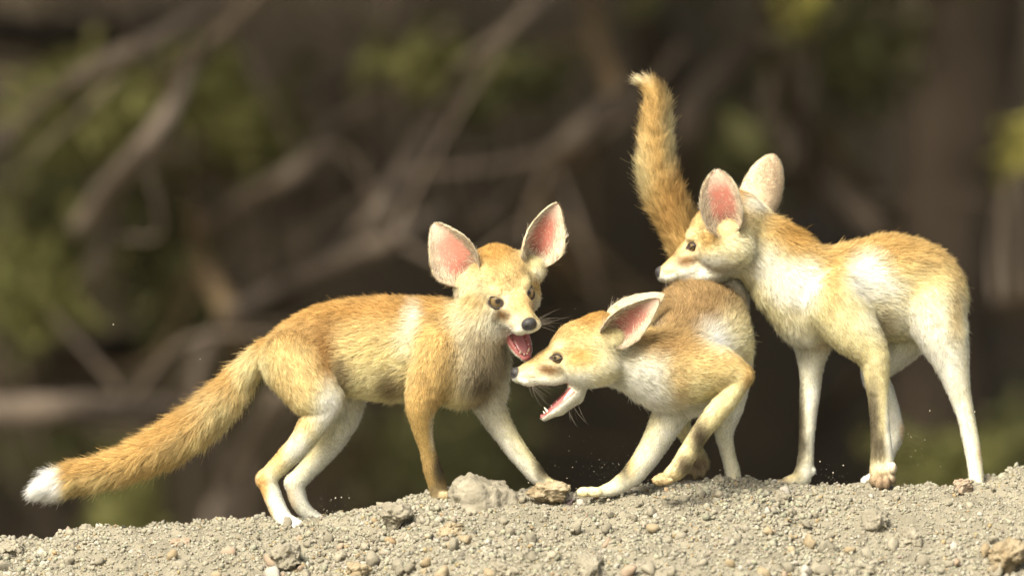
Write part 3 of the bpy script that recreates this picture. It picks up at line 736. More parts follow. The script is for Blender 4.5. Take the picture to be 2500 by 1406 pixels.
# ---- fox one: long white-tipped tail, facing the camera, mouth open
def body1(B):
    T, Bt = ORANGE, CREAM
    B.chain([(1130, 800, -70, 84, 24), (1075, 840, -50, 118, 26), (980, 852, -15, 134, 26), (885, 850, 15, 128, 26), (800, 850, 32, 112, 24), (735, 872, 45, 98, 22)], 0.70, 44, 26, T, Bt)
    B.chain([(1215, 720, -95, 74, 24), (1172, 790, -90, 78, 28), (1140, 868, -70, 96, 30)], 0.85, 40, 28, CREAM, WHITE)      # neck
    B.ell((1120, 905, -62), (92, 92, 78), (-0.6, 1, 0), 36, 28, TAN, CREAM)                                                   # chest
    for c in ((1142, 704, -82), (1300, 660, -76)): B.ell(c, (34, 36, 34), (0.2, 1, -0.2), 20, 14, CREAM, WHITE)
    for c in ((1160, 684, -52), (1284, 650, -46)): B.ell(c, (40, 40, 30), (0, 0.4, -0.6), 26, 10, CREAM, CREAM)
    # tail
    B.chain([(655, 858, 50, 40, 24), (612, 894, 52, 42, 34), (566, 950, 52, 50, 46), (496, 1019, 48, 58, 50), (426, 1072, 42, 57, 50), (354, 1111, 36, 52, 48), (268, 1146, 30, 47, 46), (178, 1168, 26, 44, 44), (124, 1184, 24, 38, 42), (94, 1198, 24, 24, 38)],
            1.0, 24, 56, (0.54, 0.36, 0.155), (0.78, 0.61, 0.34), inset=0.36)
    # near hind leg
    B.chain([(725, 880, 5, 92, 22), (765, 950, -22, 74, 20), (790, 985, -28, 50, 16), (748, 1062, -30, 37, 12), (700, 1118, -30, 30, 9), (652, 1166, -30, 27, 7)], 0.80, 26, 16, TAN, CREAM)
    B.chain([(652, 1166, -30, 27, 7), (668, 1215, -30, 26, 7), (688, 1258, -32, 26, 7), (705, 1276, -38, 25, 7), (728, 1280, -44, 17, 6)], 0.9, 12, 7, WHITE, WHITE)
    B.ell((637, 1171, -30), (11, 14, 11), (0, 1, 0), 12, 5, ORANGE, ORANGE)
    for dx, dd in ((0, -58), (7, -44), (6, -30), (-2, -18)): B.ell((722+dx, 1284, dd), (17, 10, 8), (1, 0.2, 0), 2.5, 3, WHITE, WHITE)
    # far hind leg
    B.chain([(770, 890, 85, 84, 22), (820, 950, 100, 66, 20), (843, 1005, 104, 44, 16), (805, 1082, 104, 36, 10), (755, 1142, 104, 30, 8), (716, 1182, 104, 28, 7)], 0.80, 26, 16, CREAM, WHITE)
    B.chain([(716, 1182, 104, 28, 7), (728, 1228, 104, 24, 6), (752, 1258, 100, 20, 6), (785, 1274, 96, 15, 6)], 0.95, 12, 7, WHITE, WHITE)
    # near foreleg
    B.chain([(1080, 860, -100, 74, 22), (1050, 930, -108, 58, 20), (1030, 985, -108, 42, 14), (1032, 1040, -92, 29, 9), (1044, 1096, -68, 23, 8), (1057, 1144, -44, 27, 8), (1068, 1184, -24, 26, 8), (1074, 1206, -16, 27, 8)], 0.85, 24, 12, ORANGE, TAN)
    for dd in (-40, -24, -8, 6): B.ell((1086, 1209, dd), (18, 13, 9), (1, 0.2, 0), 2.5, 3, TAN, TAN)
    # far foreleg
    B.chain([(1165, 885, -10, 84, 24), (1185, 945, 0, 60, 20), (1196, 990, 5, 43, 14), (1226, 1046, 8, 34, 9), (1262, 1100, 10, 30, 8), (1300, 1148, 12, 27, 8), (1330, 1178, 12, 21, 7), (1362, 1190, 10, 17, 6)], 0.85, 26, 12, CREAM, WHITE)
    for dd in (-10, 3, 17, 29): B.ell((1376, 1193, dd), (18, 11, 8), (1, 0.2, 0), 2.5, 3, CREAM, CREAM)
head1 = Head((0.34, 0.26, -0.90), (-0.17, -0.94, -0.29), (60, 0, 0), (1241+18.5, 726+15, -100-52), 0.99, 38)
head1.gaze = (0.05, 0.0, -1); head1.EYE_R = 24.5; head1.EYE = (33.5, 11, 33.5); head1.squint = 0.82
SIDE = 400
GOLD = (0.60, 0.38, 0.16)
paints1 = [((955, 735, 0), (210, 60, SIDE), (0.45, 0.285, 0.12), 0.75, 0.9), ((760, 800, 0), (120, 40, SIDE), (0.48, 0.33, 0.165), 0.5, 0.9),
           ((930, 860, -90), (150, 80, 110), (0.80, 0.65, 0.37), 0.8, 0.9), ((900, 930, -90), (130, 60, 110), CREAM, 0.75, 0.9),
           ((1020, 775, -80), (30, 46, 90), WHITE, 0.7, 0.9), ((1000, 830, -80), (32, 50, 90), WHITE, 0.65, 0.9), ((985, 860, -80), (36, 50, 90), CREAM, 0.6, 0.9),
           ((800, 860, -60), (40, 100, 90), (0.36, 0.20, 0.075), 0.8, 0.9), ((700, 930, -40), (90, 100, 70), (0.72, 0.55, 0.29), 0.7, 0.9),
           ((1070, 860, -100), (60, 110, 90), (0.74, 0.56, 0.29), 0.75, 0.9), ((1135, 770, -150), (46, 60, 140), (0.78, 0.68, 0.49), 0.7, 0.9),
           ((1186, 850, -130), (76, 90, 170), (0.50, 0.42, 0.30), 0.9, 0.8), ((1180, 925, -120), (60, 66, 150), (0.26, 0.205, 0.14), 0.8, 0.9),  # throat and chest: the head's shade painted in, over grey fur
           ((964, 945, -80), (36, 40, 80), (0.22, 0.165, 0.10), 0.8, 0.9), ((846, 915, -50), (28, 50, 80), (0.22, 0.16, 0.10), 0.7, 0.9),
           ((1020, 1060, -110), (28, 150, 60), (0.74, 0.54, 0.255), 0.8, 0.7), ((1062, 1060, -120), (16, 60, 60), WHITE, 0.8, 0.7),
           ((1076, 1138, -70), (22, 62, 90), GREY, 0.95, 0.7), ((1070, 1204, -30), (44, 26, 90), (0.50, 0.40, 0.26), 0.9, 0.6),
           ((1322, 1130, -5), (24, 52, 70), GREY, 0.9, 0.8), ((1160, 960, -40), (40, 36, 60), (0.30, 0.20, 0.115), 0.75, 0.9),
           ((688, 1060, -50), (22, 70, 60), (0.66, 0.40, 0.16), 0.8, 0.7), ((640, 1190, -40), (20, 60, 60), (0.74, 0.46, 0.18), 0.8, 0.7), ((655, 1260, -40), (16, 34, 60), (0.74, 0.5, 0.22), 0.7, 0.7),
           ((806, 1000, -60), (48, 90, 60), WHITE, 0.9, 0.8), ((735, 1100, -60), (46, 60, 50), WHITE, 0.85, 0.8),
           ((705, 1225, 95), (20, 60, 40), (0.70, 0.48, 0.28), 0.5, 0.8),
           ((470, 975, 20), (170, 56, 90), (0.48, 0.31, 0.13), 0.65, 0.9), ((560, 1000, 20), (80, 60, 90), CREAM, 0.6, 0.9), ((380, 1130, 20), (160, 44, 90), (0.68, 0.48, 0.22), 0.6, 0.9),
           ((105, 1188, 25), (66, 74, 90), (0.95, 0.94, 0.90), 1.0, 0.3), ((618, 900, 0), (46, 60, 90), CREAM, 0.9, 0.9)]
ears1 = [dict(base=(1150, 682, -92), tip=(1059, 548, -66), normal=(-0.10, 0.28, -1), hw=62, cup=0.95, lean=0.0),
         dict(base=(1294, 642, -84), tip=(1361, 499, -54), normal=(0.30, 0.25, -0.95), hw=54, cup=0.95, lean=0.0)]

# ---- fox two: turned and snapping, tail up
def body2(B):
    B.chain([(1470, 862, -10, 72, 18), (1550, 880, -12, 86, 26), (1625, 905, -10, 102, 28), (1680, 915, 10, 106, 26)], 0.85, 40, 26, TAN, WHITE)
    B.chain([(1660, 890, 30, 108, 26), (1700, 845, 110, 116, 24), (1722, 806, 150, 119, 22), (1698, 790, 185, 111, 20)], 0.95, 46, 24, BROWN, CREAM)
    B.ell((1758, 850, 110), (80, 84, 80), (0.5, 0.6, 0.2), 30, 24, CREAM, CREAM)
    B.ell((1790, 735, 230), (46, 74, 50), (0.2, 1, 0), 24, 16, WHITE, WHITE)
    for c in ((1488, 828, -70), (1490, 800, 40)): B.ell(c, (42, 34, 34), (1, 0.1, 0), 24, 10, CREAM, CREAM)
    # tail
    B.chain([(1712, 690, 262, 42, 24), (1690, 630, 275, 46, 36), (1660, 548, 280, 52, 44), (1630, 482, 280, 54, 46), (1611, 420, 278, 51, 44), (1605, 352, 275, 46, 42), (1606, 290, 272, 41, 38), (1607, 240, 270, 36, 36), (1594, 205, 268, 27, 34), (1568, 194, 266, 16, 30)],
            1.0, 22, 50, (0.58, 0.40, 0.18), (0.64, 0.46, 0.22), inset=0.36)
    # near foreleg, lifted: elbow out to the right
    B.chain([(1690, 905, -50, 84, 22), (1752, 902, -70, 60, 18), (1808, 914, -80, 32, 10)], 0.8, 30, 16, TAN, CREAM)
    B.chain([(1812, 920, -80, 28, 8), (1768, 980, -86, 33, 10), (1714, 1046, -90, 28, 8), (1680, 1100, -92, 27, 8), (1656, 1140, -94, 28, 8), (1634, 1158, -96, 21, 6)], 0.85, 16, 9, CREAM, CREAM)
    for dx, dy, dd in ((4, 4, -120), (-6, 6, -106), (-8, 2, -91), (2, -4, -77)): B.ell((1618+dx, 1166+dy, dd), (22, 12, 8.5), (-1, 0.35, 0), 3, 4, TAN, TAN)
    # far foreleg, planted
    B.chain([(1660, 960, 20, 66, 22), (1640, 1005, 25, 48, 14), (1610, 1064, 28, 41, 9), (1580, 1114, 30, 36, 8), (1546, 1158, 30, 31, 8), (1502, 1190, 28, 23, 6), (1468, 1200, 26, 16, 6)], 0.8, 24, 12, CREAM, WHITE)
    for dx, dd in ((10, 6), (-16, 19), (-14, 33), (4, 46)): B.ell((1442+dx, 1201, dd), (20, 14, 9), (-1, 0.2, 0), 2.5, 3, CREAM, CREAM)
    # hind legs
    B.chain([(1765, 850, 170, 84, 20), (1790, 930, 165, 50, 16), (1790, 1000, 160, 33, 10), (1772, 1058, 158, 27, 8), (1782, 1112, 156, 21, 7), (1794, 1165, 154, 23, 7), (1792, 1196, 148, 24, 7)], 0.9, 24, 12, CREAM, WHITE)
    B.chain([(1700, 880, 225, 70, 18), (1672, 985, 232, 36, 12), (1668, 1040, 232, 27, 9), (1690, 1085, 230, 21, 8), (1708, 1125, 225, 30, 7), (1712, 1150, 222, 24, 7)], 0.95, 24, 12, CREAM, CREAM)
    for dx, dy, dd in ((-18, 1150, 205), (-4, 1160, 200), (12, 1155, 202), (22, 1138, 208)): B.ell((1708+dx, dy, dd), (10, 18, 10), (0.1, 1, -0.3), 2.5, 3, (0.30, 0.23, 0.16), (0.30, 0.23, 0.16))
head2 = Head((-0.995, 0.0, -0.05), (0.02, -0.99, -0.10), (0, 0, 0), (1402, 880, -20), 1.0, 37)
head2.gaze = (-0.6, 0.05, -0.8); head2.squint = 0.52; head2.EYE_R = 17.5
paints2 = [((1690, 750, 100), (140, 110, SIDE), (0.34, 0.235, 0.125), 0.9, 0.9), ((1744, 845, 40), (70, 64, 140), (0.95, 0.92, 0.84), 1.0, 0.8), ((1630, 848, 0), (74, 40, 200), (0.33, 0.215, 0.105), 0.85, 0.9),
           ((1560, 930, -60), (100, 74, 140), WHITE, 0.85, 0.9), ((1650, 930, -80), (40, 80, 100), (0.68, 0.49, 0.24), 0.65, 0.9), ((1805, 830, 100), (60, 90, 120), CREAM, 0.7, 0.9),
           ((1740, 910, -80), (60, 50, 100), (0.74, 0.57, 0.31), 0.6, 0.9), ((1826, 915, -80), (26, 40, 70), (0.60, 0.41, 0.18), 0.75, 0.8), ((1706, 1060, -105), (30, 56, 80), (0.15, 0.12, 0.08), 0.95, 0.9), ((1668, 1132, -100), (26, 34, 60), (0.17, 0.13, 0.09), 0.9, 0.9),
           ((1526, 1138, 20), (24, 50, 70), GREY, 0.8, 0.9), ((1545, 1130, 10), (14, 50, 60), (0.78, 0.58, 0.28), 0.4, 0.9),
           ((1650, 500, 275), (34, 130, 90), (0.46, 0.28, 0.11), 0.75, 0.9), ((1576, 460, 275), (30, 130, 90), CREAM, 0.6, 0.9), ((1640, 330, 270), (24, 120, 90), CREAM, 0.7, 0.9), ((1572, 192, 268), (34, 22, 90), (0.84, 0.74, 0.54), 0.7, 0.9),
           ((1618, 1168, -98), (34, 22, 60), (0.46, 0.37, 0.25), 0.8, 0.8), ((1708, 1140, 215), (40, 34, 50), (0.28, 0.21, 0.145), 0.9, 0.8), ((1600, 800, 60), (26, 30, 80), (0.34, 0.28, 0.22), 0.5, 0.9)]
ears2 = [dict(base=(1478, 828, -86), tip=(1606, 730, -98), normal=(-0.05, 0.26, -1), hw=45, cup=1.00, lean=0.0, pink=(0.34, 0.14, 0.11)),
         dict(base=(1492, 782, 52), tip=(1622, 720, 60), normal=(0.2, 0.25, 0.9), hw=42, cup=0.85, lean=0.0)]

# ---- fox three: chin laid over the second one's back
def body3(B):
    B.chain([(1812, 592, -10, 82, 20), (1856, 608, -12, 96, 26), (1902, 642, -12, 102, 28), (1952, 694, -15, 115, 28), (2025, 710, -5, 115, 26), (2105, 706, 5, 124, 26), (2185, 702, 12, 135, 26), (2246, 712, 18, 116, 24), (2276, 738, 20, 92, 22)], 0.68, 44, 26, TAN, CREAM)
    B.ell((1965, 760, -12), (76, 88, 66), (0.4, 1, 0), 34, 24, CREAM, WHITE)
    for c in ((1776, 564, -62), (1848, 528, 40)): B.ell(c, (40, 34, 34), (0.3, 0.5, 0), 24, 10, CREAM, WHITE)
    # near foreleg
    B.chain([(2030, 735, -62, 84, 22), (2082, 808, -78, 64, 18), (2128, 868, -84, 43, 12), (2138, 940, -84, 32, 8), (2143, 1010, -84, 28, 8), (2147, 1068, -84, 29, 7), (2149, 1118, -86, 32, 7), (2148, 1150, -92, 34, 7)], 0.85, 26, 12, CREAM, CREAM)
    for dx, dy, dd, r in ((-20, 1168, -104, 14), (-6, 1176, -116, 15), (10, 1176, -114, 14), (24, 1164, -100, 13), (26, 1140, -108, 13)): B.ell((2148+dx, dy, dd-4), (r*0.85, r*1.25, r), (0, 1, -0.3), 2.5, 3, (0.34, 0.25, 0.17), (0.42, 0.30, 0.24))
    # far foreleg
    B.chain([(1985, 770, 40, 74, 22), (1985, 845, 46, 48, 14), (1982, 905, 48, 33, 9), (1979, 970, 48, 28, 8), (1973, 1040, 48, 24, 8), (1970, 1095, 48, 22, 8), (1967, 1140, 48, 25, 8), (1955, 1172, 44, 27, 7), (1925, 1180, 40, 20, 6)], 0.88, 24, 12, CREAM, WHITE)
    for dd in (20, 33, 47, 58): B.ell((1906, 1183, dd), (23, 13, 9), (-1, 0.2, 0), 2.5, 3, (0.5, 0.40, 0.29), CREAM)
    B.ell((1988, 1150, 44), (6, 12, 7), (0, 1, 0), 6, 4, GREY, GREY)
    # near hind leg
    B.chain([(2270, 740, -20, 88, 22), (2298, 815, -40, 66, 18), (2322, 890, -46, 45, 12), (2340, 960, -46, 32, 9), (2356, 1020, -46, 25, 7), (2364, 1056, -46, 25, 7), (2374, 1112, -46, 23, 6), (2381, 1165, -46, 22, 6), (2378, 1195, -52, 24, 6)], 0.85, 26, 12, CREAM, WHITE)
    # far hind leg
    B.chain([(2230, 790, 70, 76, 20), (2180, 860, 84, 52, 14), (2140, 910, 88, 40, 10), (2162, 970, 88, 34, 8), (2184, 1030, 88, 27, 7), (2190, 1060, 88, 25, 7), (2174, 1110, 88, 19, 6), (2150, 1158, 86, 19, 6), (2118, 1178, 82, 17, 6)], 0.9, 22, 10, WHITE, WHITE)
    # tail, hanging behind the thigh
    B.chain([(2318, 690, 50, 30, 24), (2332, 760, 62, 34, 34), (2334, 830, 66, 34, 36), (2338, 880, 66, 22, 30)], 1.0, 18, 36, CREAM, CREAM)
head3 = Head((-0.925, 0.20, 0.30), (-0.20, -0.975, 0.06), (95, -12, 20), (1664, 636, -22), 1.06, -6)
head3.gaze = (-0.9, 0.1, -0.4); head3.squint = 0.45; head3.EYE_R = 16.5; head3.T[2] = -4
paints3 = [((1835, 490, -20), (44, 40, 120), WHITE, 0.9, 0.9), ((1945, 560, 0), (80, 60, SIDE), (0.50, 0.31, 0.11), 0.9, 0.9), ((2150, 590, 0), (200, 62, SIDE), (0.52, 0.35, 0.15), 0.8, 0.9),
           ((2105, 672, -70), (60, 64, 110), (0.96, 0.94, 0.88), 1.0, 0.8), ((2150, 705, -70), (60, 46, 110), WHITE, 0.8, 0.9),
           ((1940, 690, -80), (80, 70, 110), WHITE, 1.0, 0.6), ((2022, 680, -80), (34, 90, 110), (0.68, 0.48, 0.22), 0.75, 0.9), ((1860, 640, -80), (60, 60, 110), WHITE, 0.8, 0.9),
           ((2180, 780, -80), (120, 60, 110), WHITE, 0.55, 0.9), ((2152, 790, -70), (22, 60, 90), (0.40, 0.32, 0.21), 0.6, 0.9),
           ((2325, 770, -40), (24, 120, 90), (0.50, 0.37, 0.20), 0.75, 0.9), ((2305, 880, -60), (40, 80, 70), WHITE, 0.9, 0.8),
           ((2126, 1020, -100), (24, 120, 60), GREY, 0.9, 0.8), ((2142, 1090, -110), (28, 48, 60), GREY, 0.9, 0.8), ((2172, 1050, -90), (18, 120, 60), WHITE, 0.9, 0.7), ((2148, 1136, -110), (34, 14, 40), WHITE, 0.25, 0.9),
           ((1950, 1040, 30), (22, 140, 70), GREY, 0.9, 0.7), ((1970, 1085, 30), (22, 34, 50), GREY, 0.75, 0.9), ((1992, 1000, 40), (24, 150, 60), WHITE, 0.9, 0.7), ((1980, 1148, 35), (24, 26, 60), WHITE, 0.9, 0.8),
           ((2148, 1172, -110), (44, 24, 60), (0.34, 0.25, 0.17), 0.85, 0.8), ((1905, 1180, 40), (34, 20, 60), (0.46, 0.37, 0.27), 0.7, 0.8), ((2000, 830, 30), (50, 30, 70), (0.66, 0.48, 0.30), 0.6, 0.9), ((2210, 1050, 80), (14, 34, 50), (0.70, 0.48, 0.28), 0.7, 0.8), ((2390, 1100, -50), (12, 30, 50), (0.62, 0.45, 0.30), 0.5, 0.8)]
ears3 = [dict(base=(1778, 568, -96), tip=(1749, 416, -110), normal=(-0.25, 0.16, -1), hw=52, cup=1.00, lean=-0.05, rnd=0.9, pink=(0.31, 0.115, 0.085)),
         dict(base=(1852, 530, 52), tip=(1892, 378, 70), normal=(-0.35, 0.0, 1), hw=54, cup=0.80, lean=0.0, rnd=0.7)]

make_fox('fox cub with long white-tipped tail, pricked ears and open mouth', 0.065, (20, 470, -330), (1420, 1310, 240), body1, head1, ears1, paints1, 260000)
make_fox('snapping fox cub with flattened ears, raised tail and lifted forepaw', 0.0, (1230, 120, -230), (1890, 1230, 380), body2, head2, ears2, paints2, 210000, droop=0.25)
make_fox('fox cub resting its chin on the back of its snapping sibling', 0.10, (1580, 360, -250), (2430, 1230, 260), body3, head3, ears3, paints3, 220000)

#@@REST@@
# ------------------------------------------------------------------ stones and gravel
def ico(sub):
    bm = bmesh.new(); bmesh.ops.create_icosphere(bm, subdivisions=sub, radius=1.0)
    bm.verts.ensure_lookup_table(); v = np.array([x.co[:] for x in bm.verts]); f = np.array([[q.index for q in p.verts] for p in bm.faces]); bm.free(); return v, f
I1, I2, I4 = ico(1), ico(2), ico(5)
def rock_verts(base, seed, rough=0.25, facet=0.0):
    v = base.copy(); o = seed*7.31
    if facet:                                       # broken planes
        r2 = np.random.default_rng(seed)
        for i in range(11):
            d = norm(r2.normal(size=3)); c = r2.uniform(0.55, 0.85)
            ex = v @ d - c; v = v - np.maximum(ex, 0)[:, None]*d*facet
    n = fbm(v*1.6 + o, 4, seed)
    return v*(1 + rough*n)[:, None]
def stone(name, label, px0, px1, py0, py1, mat, seed, depth=None, flat=1.0, rough=0.22, facet=0.8, rot=0.0, sink=0.25, y=None, cat='stone', dz=0):
    cx, cyb = (px0+px1)/2, py1
    g = ray_ground(cx, min(cyb - (py1-py0)*sink*0.6, 1440)) if y is None else np.array([(cx-1250)*S*(D+y)/D, y, 0])
    k = (D+g[1])/D; hx = (px1-px0)/2*S*k; hz = (py1-py0)/2*S*k/(1-0.30*sink)
    v = rock_verts(I4[0], seed, rough, facet)
    ext = np.abs(v).max(0); v = v/ext
    c_, s_ = math.cos(rot), math.sin(rot); v = np.stack([v[:, 0]*c_ - v[:, 2]*s_, v[:, 1], v[:, 0]*s_ + v[:, 2]*c_], -1); v = v/np.abs(v).max(0)
    low = np.maximum(-v[:, 2:3], 0); v = v*np.concatenate([1 + 0.45*low, 1 + 0.45*low, 1 + 0.7*low], 1)     # broad buried foot, no undercut
    P = v*np.array([hx, (depth or min(hx, hz*1.4)), hz])
    fine = fbm(P*90, 4, seed+40, 0.62)*0.0036 + np.abs(vnoise(P*300, seed+50))*0.0026; v = v/np.maximum(np.linalg.norm(v, axis=1, keepdims=True), 0.3)
    P = P + v*fine[:, None]
    top = ZC + (703-py0)*S*k
    o = mesh_obj(name, P, I4[1], mat, smooth=True); o.location = (g[0], g[1], top - hz + dz)
    return tag(o, label, cat)
STONES = [
 ('boulder', 'large flat-topped pale clod between the forelegs of the white-tipped fox', 1096, 1288, 1158, 1290, M_STONE, 3, 0.055, 0.12, 0.95, 0.06, 0.04),
 ('stone', 'flat brown stone under the outstretched forepaw of the white-tipped fox', 1286, 1392, 1176, 1224, M_BROWN, 5, 0.022, 0.12, 0.8, 0.12, 0.02),
 ('clod', 'peaked triangular clod beside the flat-topped boulder', 925, 1012, 1222, 1300, M_STONE, 8, 0.026, 0.2, 0.9, 0.1, None),
 ('stone', 'small rounded stone beside the peaked clod', 890, 932, 1237, 1262, M_STONE, 9, None, 0.15, 0.7, 0.0, None),
 ('stone', 'ochre stained stone below the flat-topped boulder', 1068, 1132, 1272, 1302, M_OCHRE, 11, None, 0.15, 0.7, 0.1, None),
 ('stone', 'angular grey stone below the peaked clod', 904, 946, 1290, 1320, M_STONE, 12, None, 0.15, 0.8, 0.1, None),
 ('rock', 'rounded grey rock in front of the chin-resting fox', 2103, 2172, 1244, 1298, M_STONE, 14, None, 0.12, 0.45, 0.0, None),
 ('stone', 'smooth pale stone next to the rounded grey rock', 2192, 2252, 1290, 1334, M_STONE, 15, None, 0.10, 0.4, 0.1, None),
 ('clod', 'crumbling earth clod below the hind paws of the white-tipped fox', 655, 745, 1328, 1384, M_STONE, 17, 0.03, 0.22, 0.8, 0.25, None),
 ('clod', 'lumpy pale clod below the snapping fox', 1408, 1482, 1352, 1402, M_STONE, 18, 0.026, 0.2, 0.7, 0.0, None),
 ('rock', 'large tan rock on the slope beyond the smooth pale stone', 2418, 2508, 1318, 1384, M_OCHRE, 20, 0.035, 0.16, 0.7, 0.1, None),
 ('stone', 'knobbly stone on the crest under the white tail tip', 186, 234, 1283, 1308, M_STONE, 21, None, 0.2, 0.8, 0.0, None),
 ('stone', 'pinkish wedge-shaped stone below the tail', 416, 458, 1309, 1332, M_PINK, 22, None, 0.10, 1.0, 0.2, None),
 ('pebble', 'white pebble beside the flat brown stone', 1373, 1400, 1208, 1226, M_WHITE, 24, None, 0.08, 0.3, 0.0, None),
 ('pebble', 'small dark pebble next to a white pebble', 1384, 1400, 1220, 1233, M_DARKST, 25, None, 0.08, 0.5, 0.0, None),
 ('clod', 'broad low clod on the crest beyond the white tail tip', 4, 64, 1317, 1350, M_STONE, 26, 0.025, 0.2, 0.6, 0.0, None),
 ('stone', 'pale square stone below the far forepaw of the chin-resting fox', 1884, 1928, 1202, 1228, M_STONE, 27, None, 0.1, 0.9, 0.1, None),
 ('stone', 'pale stone at the foot of the slope below the rounded grey rock', 2082, 2132, 1370, 1402, M_STONE, 28, None, 0.12, 0.5, 0.0, None),
 ('stone', 'reddish stone beside the hind paw of the chin-resting fox', 2330, 2368, 1168, 1192, M_PINK, 29, None, 0.15, 0.7, 0.0, 0.03),
 ('stone', 'grey cracked stone at the foot of the slope below the ochre stone', 1200, 1258, 1374, 1410, M_STONE, 30, None, 0.15, 0.9, 0.2, None),
 ('stone', 'pale stone below the crumbling clod beside an ochre patch', 840, 900, 1372, 1406, M_OCHRE, 31, None, 0.2, 0.6, 0.0, None),
 ('clod', 'rounded clod on the crest under the raised forepaw of the snapping fox', 1738, 1780, 1162, 1184, M_STONE, 33, None, 0.15, 0.6, 0.0, 0.05),
]
for nm, lb, x0, x1, y0_, y1_, mt, sd, dp, rg, fc, rt, yy in STONES:
    stone(nm, lb, x0, x1, y0_, y1_, mt, sd, dp, rough=rg, facet=fc, rot=rt, y=yy)

# pebbles that can be told apart: one object each, sharing a few meshes
peb = []
for i in range(16):
    v = rock_verts(I2[0], 100+i, 0.5, 0.8); v = v/np.abs(v).max(0)*np.array([1, 0.8, 0.7])*0.006
    me = bpy.data.meshes.new('pebble'); fast_mesh(me, v, I2[1], True); me.materials.append((M_OCHRE if i in (3, 11) else M_WHITE if i == 5 else M_PINK if i == 7 else M_STONE)); peb.append(me)
for i in range(290):
    px, py = rng.uniform(-20, 2520), None
    top = np.interp(px, CREST[:, 0], CREST[:, 1]); py = top + 4 + (1415-top)*rng.random()**0.8
    g = ray_ground(px, py); r = 0.5*S*(14 + 30*rng.random()**2.2)*(0.8 + 0.5*(py-top)/(1406-top))
    pi_ = int(rng.integers(16)); o = bpy.data.objects.new('pebble', peb[pi_]); C.objects.link(o)
    pcol = 'ochre' if pi_ in (3, 11) else 'whitish' if pi_ == 5 else 'pinkish' if pi_ == 7 else 'grey'
    o.location = (g[0], g[1], g[2] + r*0.25); o.rotation_euler = rng.uniform(0, 6.28, 3); o.scale = (r/0.006,)*3
    tag(o, 'small %s pebble lying among the gravel of the mound' % pcol, 'pebble', '%s pebbles scattered over the mound' % pcol)

# the fine gravel nobody could count
NG = 82000
gxp = rng.uniform(-0.70, 0.70, NG); gyp = YC + 0.09 - 0.52*rng.random(NG)**0.9
rad = 0.0006 + 0.0021*rng.random(NG)**3.0; rad[:7500] = 0.0016 + 0.0026*rng.random(7500)**1.8
clump = 0.5 + 0.5*vnoise(np.stack([gxp*9, gyp*9, gxp*0], -1), 77); rad *= 0.7 + 0.7*clump
gzp = ground_z(gxp, gyp) + ground_bumps(gxp, gyp) + rad*rng.uniform(-0.1, 0.55, NG)
bases = [rock_verts(I1[0], 200+i, 0.62) for i in range(24)]
bs = np.array(bases)[rng.integers(24, size=NG)]
q = norm(rng.normal(size=(NG, 4))); a, b, c, d = q.T
Rm = np.stack([1-2*(c*c+d*d), 2*(b*c-a*d), 2*(b*d+a*c), 2*(b*c+a*d), 1-2*(b*b+d*d), 2*(c*d-a*b), 2*(b*d-a*c), 2*(c*d+a*b), 1-2*(b*b+c*c)], -1).reshape(-1, 3, 3)
bs = np.einsum('nij,nkj->nki', Rm, bs*rng.uniform(0.65, 1.3, (NG, 1, 3)))*rad[:, None, None] + np.stack([gxp, gyp, gzp], -1)[:, None]
nv1 = len(I1[0]); fg = (I1[1][None] + (np.arange(NG)*nv1)[:, None, None]).reshape(-1, 3)
M_GRAVEL, _ = attr_mat('gravel', 0.0004, 900)
gravel = mesh_obj('gravel', bs.reshape(-1, 3), fg, M_GRAVEL, smooth=True)
cg = np.array((0.216, 0.206, 0.160))*np.exp(rng.normal(0, 0.12, (NG, 1)))*(1 + rng.normal(0, 0.025, (NG, 3)))
pick = rng.random(NG); cg[pick < 0.04] = np.array((0.29, 0.28, 0.245)); cg[(pick > 0.04) & (pick < 0.08)] *= np.array((1.0, 0.82, 0.6)); cg[(pick > 0.08) & (pick < 0.12)] *= 0.55
set_col(gravel.data, 'col', np.repeat(np.clip(cg, 0.02, 0.8), nv1, 0))
tag(gravel, 'loose pale grey gravel covering the mound', 'gravel', kind='stuff')

# dust kicked up by the paws
ND = 420; dc = np.array([(1480, 1150, 60, 40), (1440, 1165, 70, 34), (2230, 1110, 70, 60), (2030, 1165, 40, 30), (1700, 1170, 60, 24), (790, 1250, 30, 24)])
dp_ = []
for i in range(ND):
    cx, cy, sx, sy = dc[rng.integers(len(dc))] if i < 380 else (1250, 900, 700, 250)
    dp_.append(W(cx + rng.normal(0, sx), min(cy + rng.normal(0, sy), np.interp(cx, CREST[:, 0], CREST[:, 1])-8), rng.uniform(-0.05, 0.12)))
dr_ = 0.00022 + 0.0007*rng.random(ND)**5
dv = (I1[0][None]*dr_[:, None, None]*rng.uniform(0.6, 1.3, (ND, 1, 3)) + np.array(dp_)[:, None]).reshape(-1, 3)
df_ = (I1[1][None] + (np.arange(ND)*nv1)[:, None, None]).reshape(-1, 3)
dust = mesh_obj('dust', dv, df_, M_GRAVEL); set_col(dust.data, 'col', np.full((len(dv), 3), 0.55)*np.array((1, 0.92, 0.75)))
tag(dust, 'specks of dust flying up around the paws', 'dust', kind='stuff')

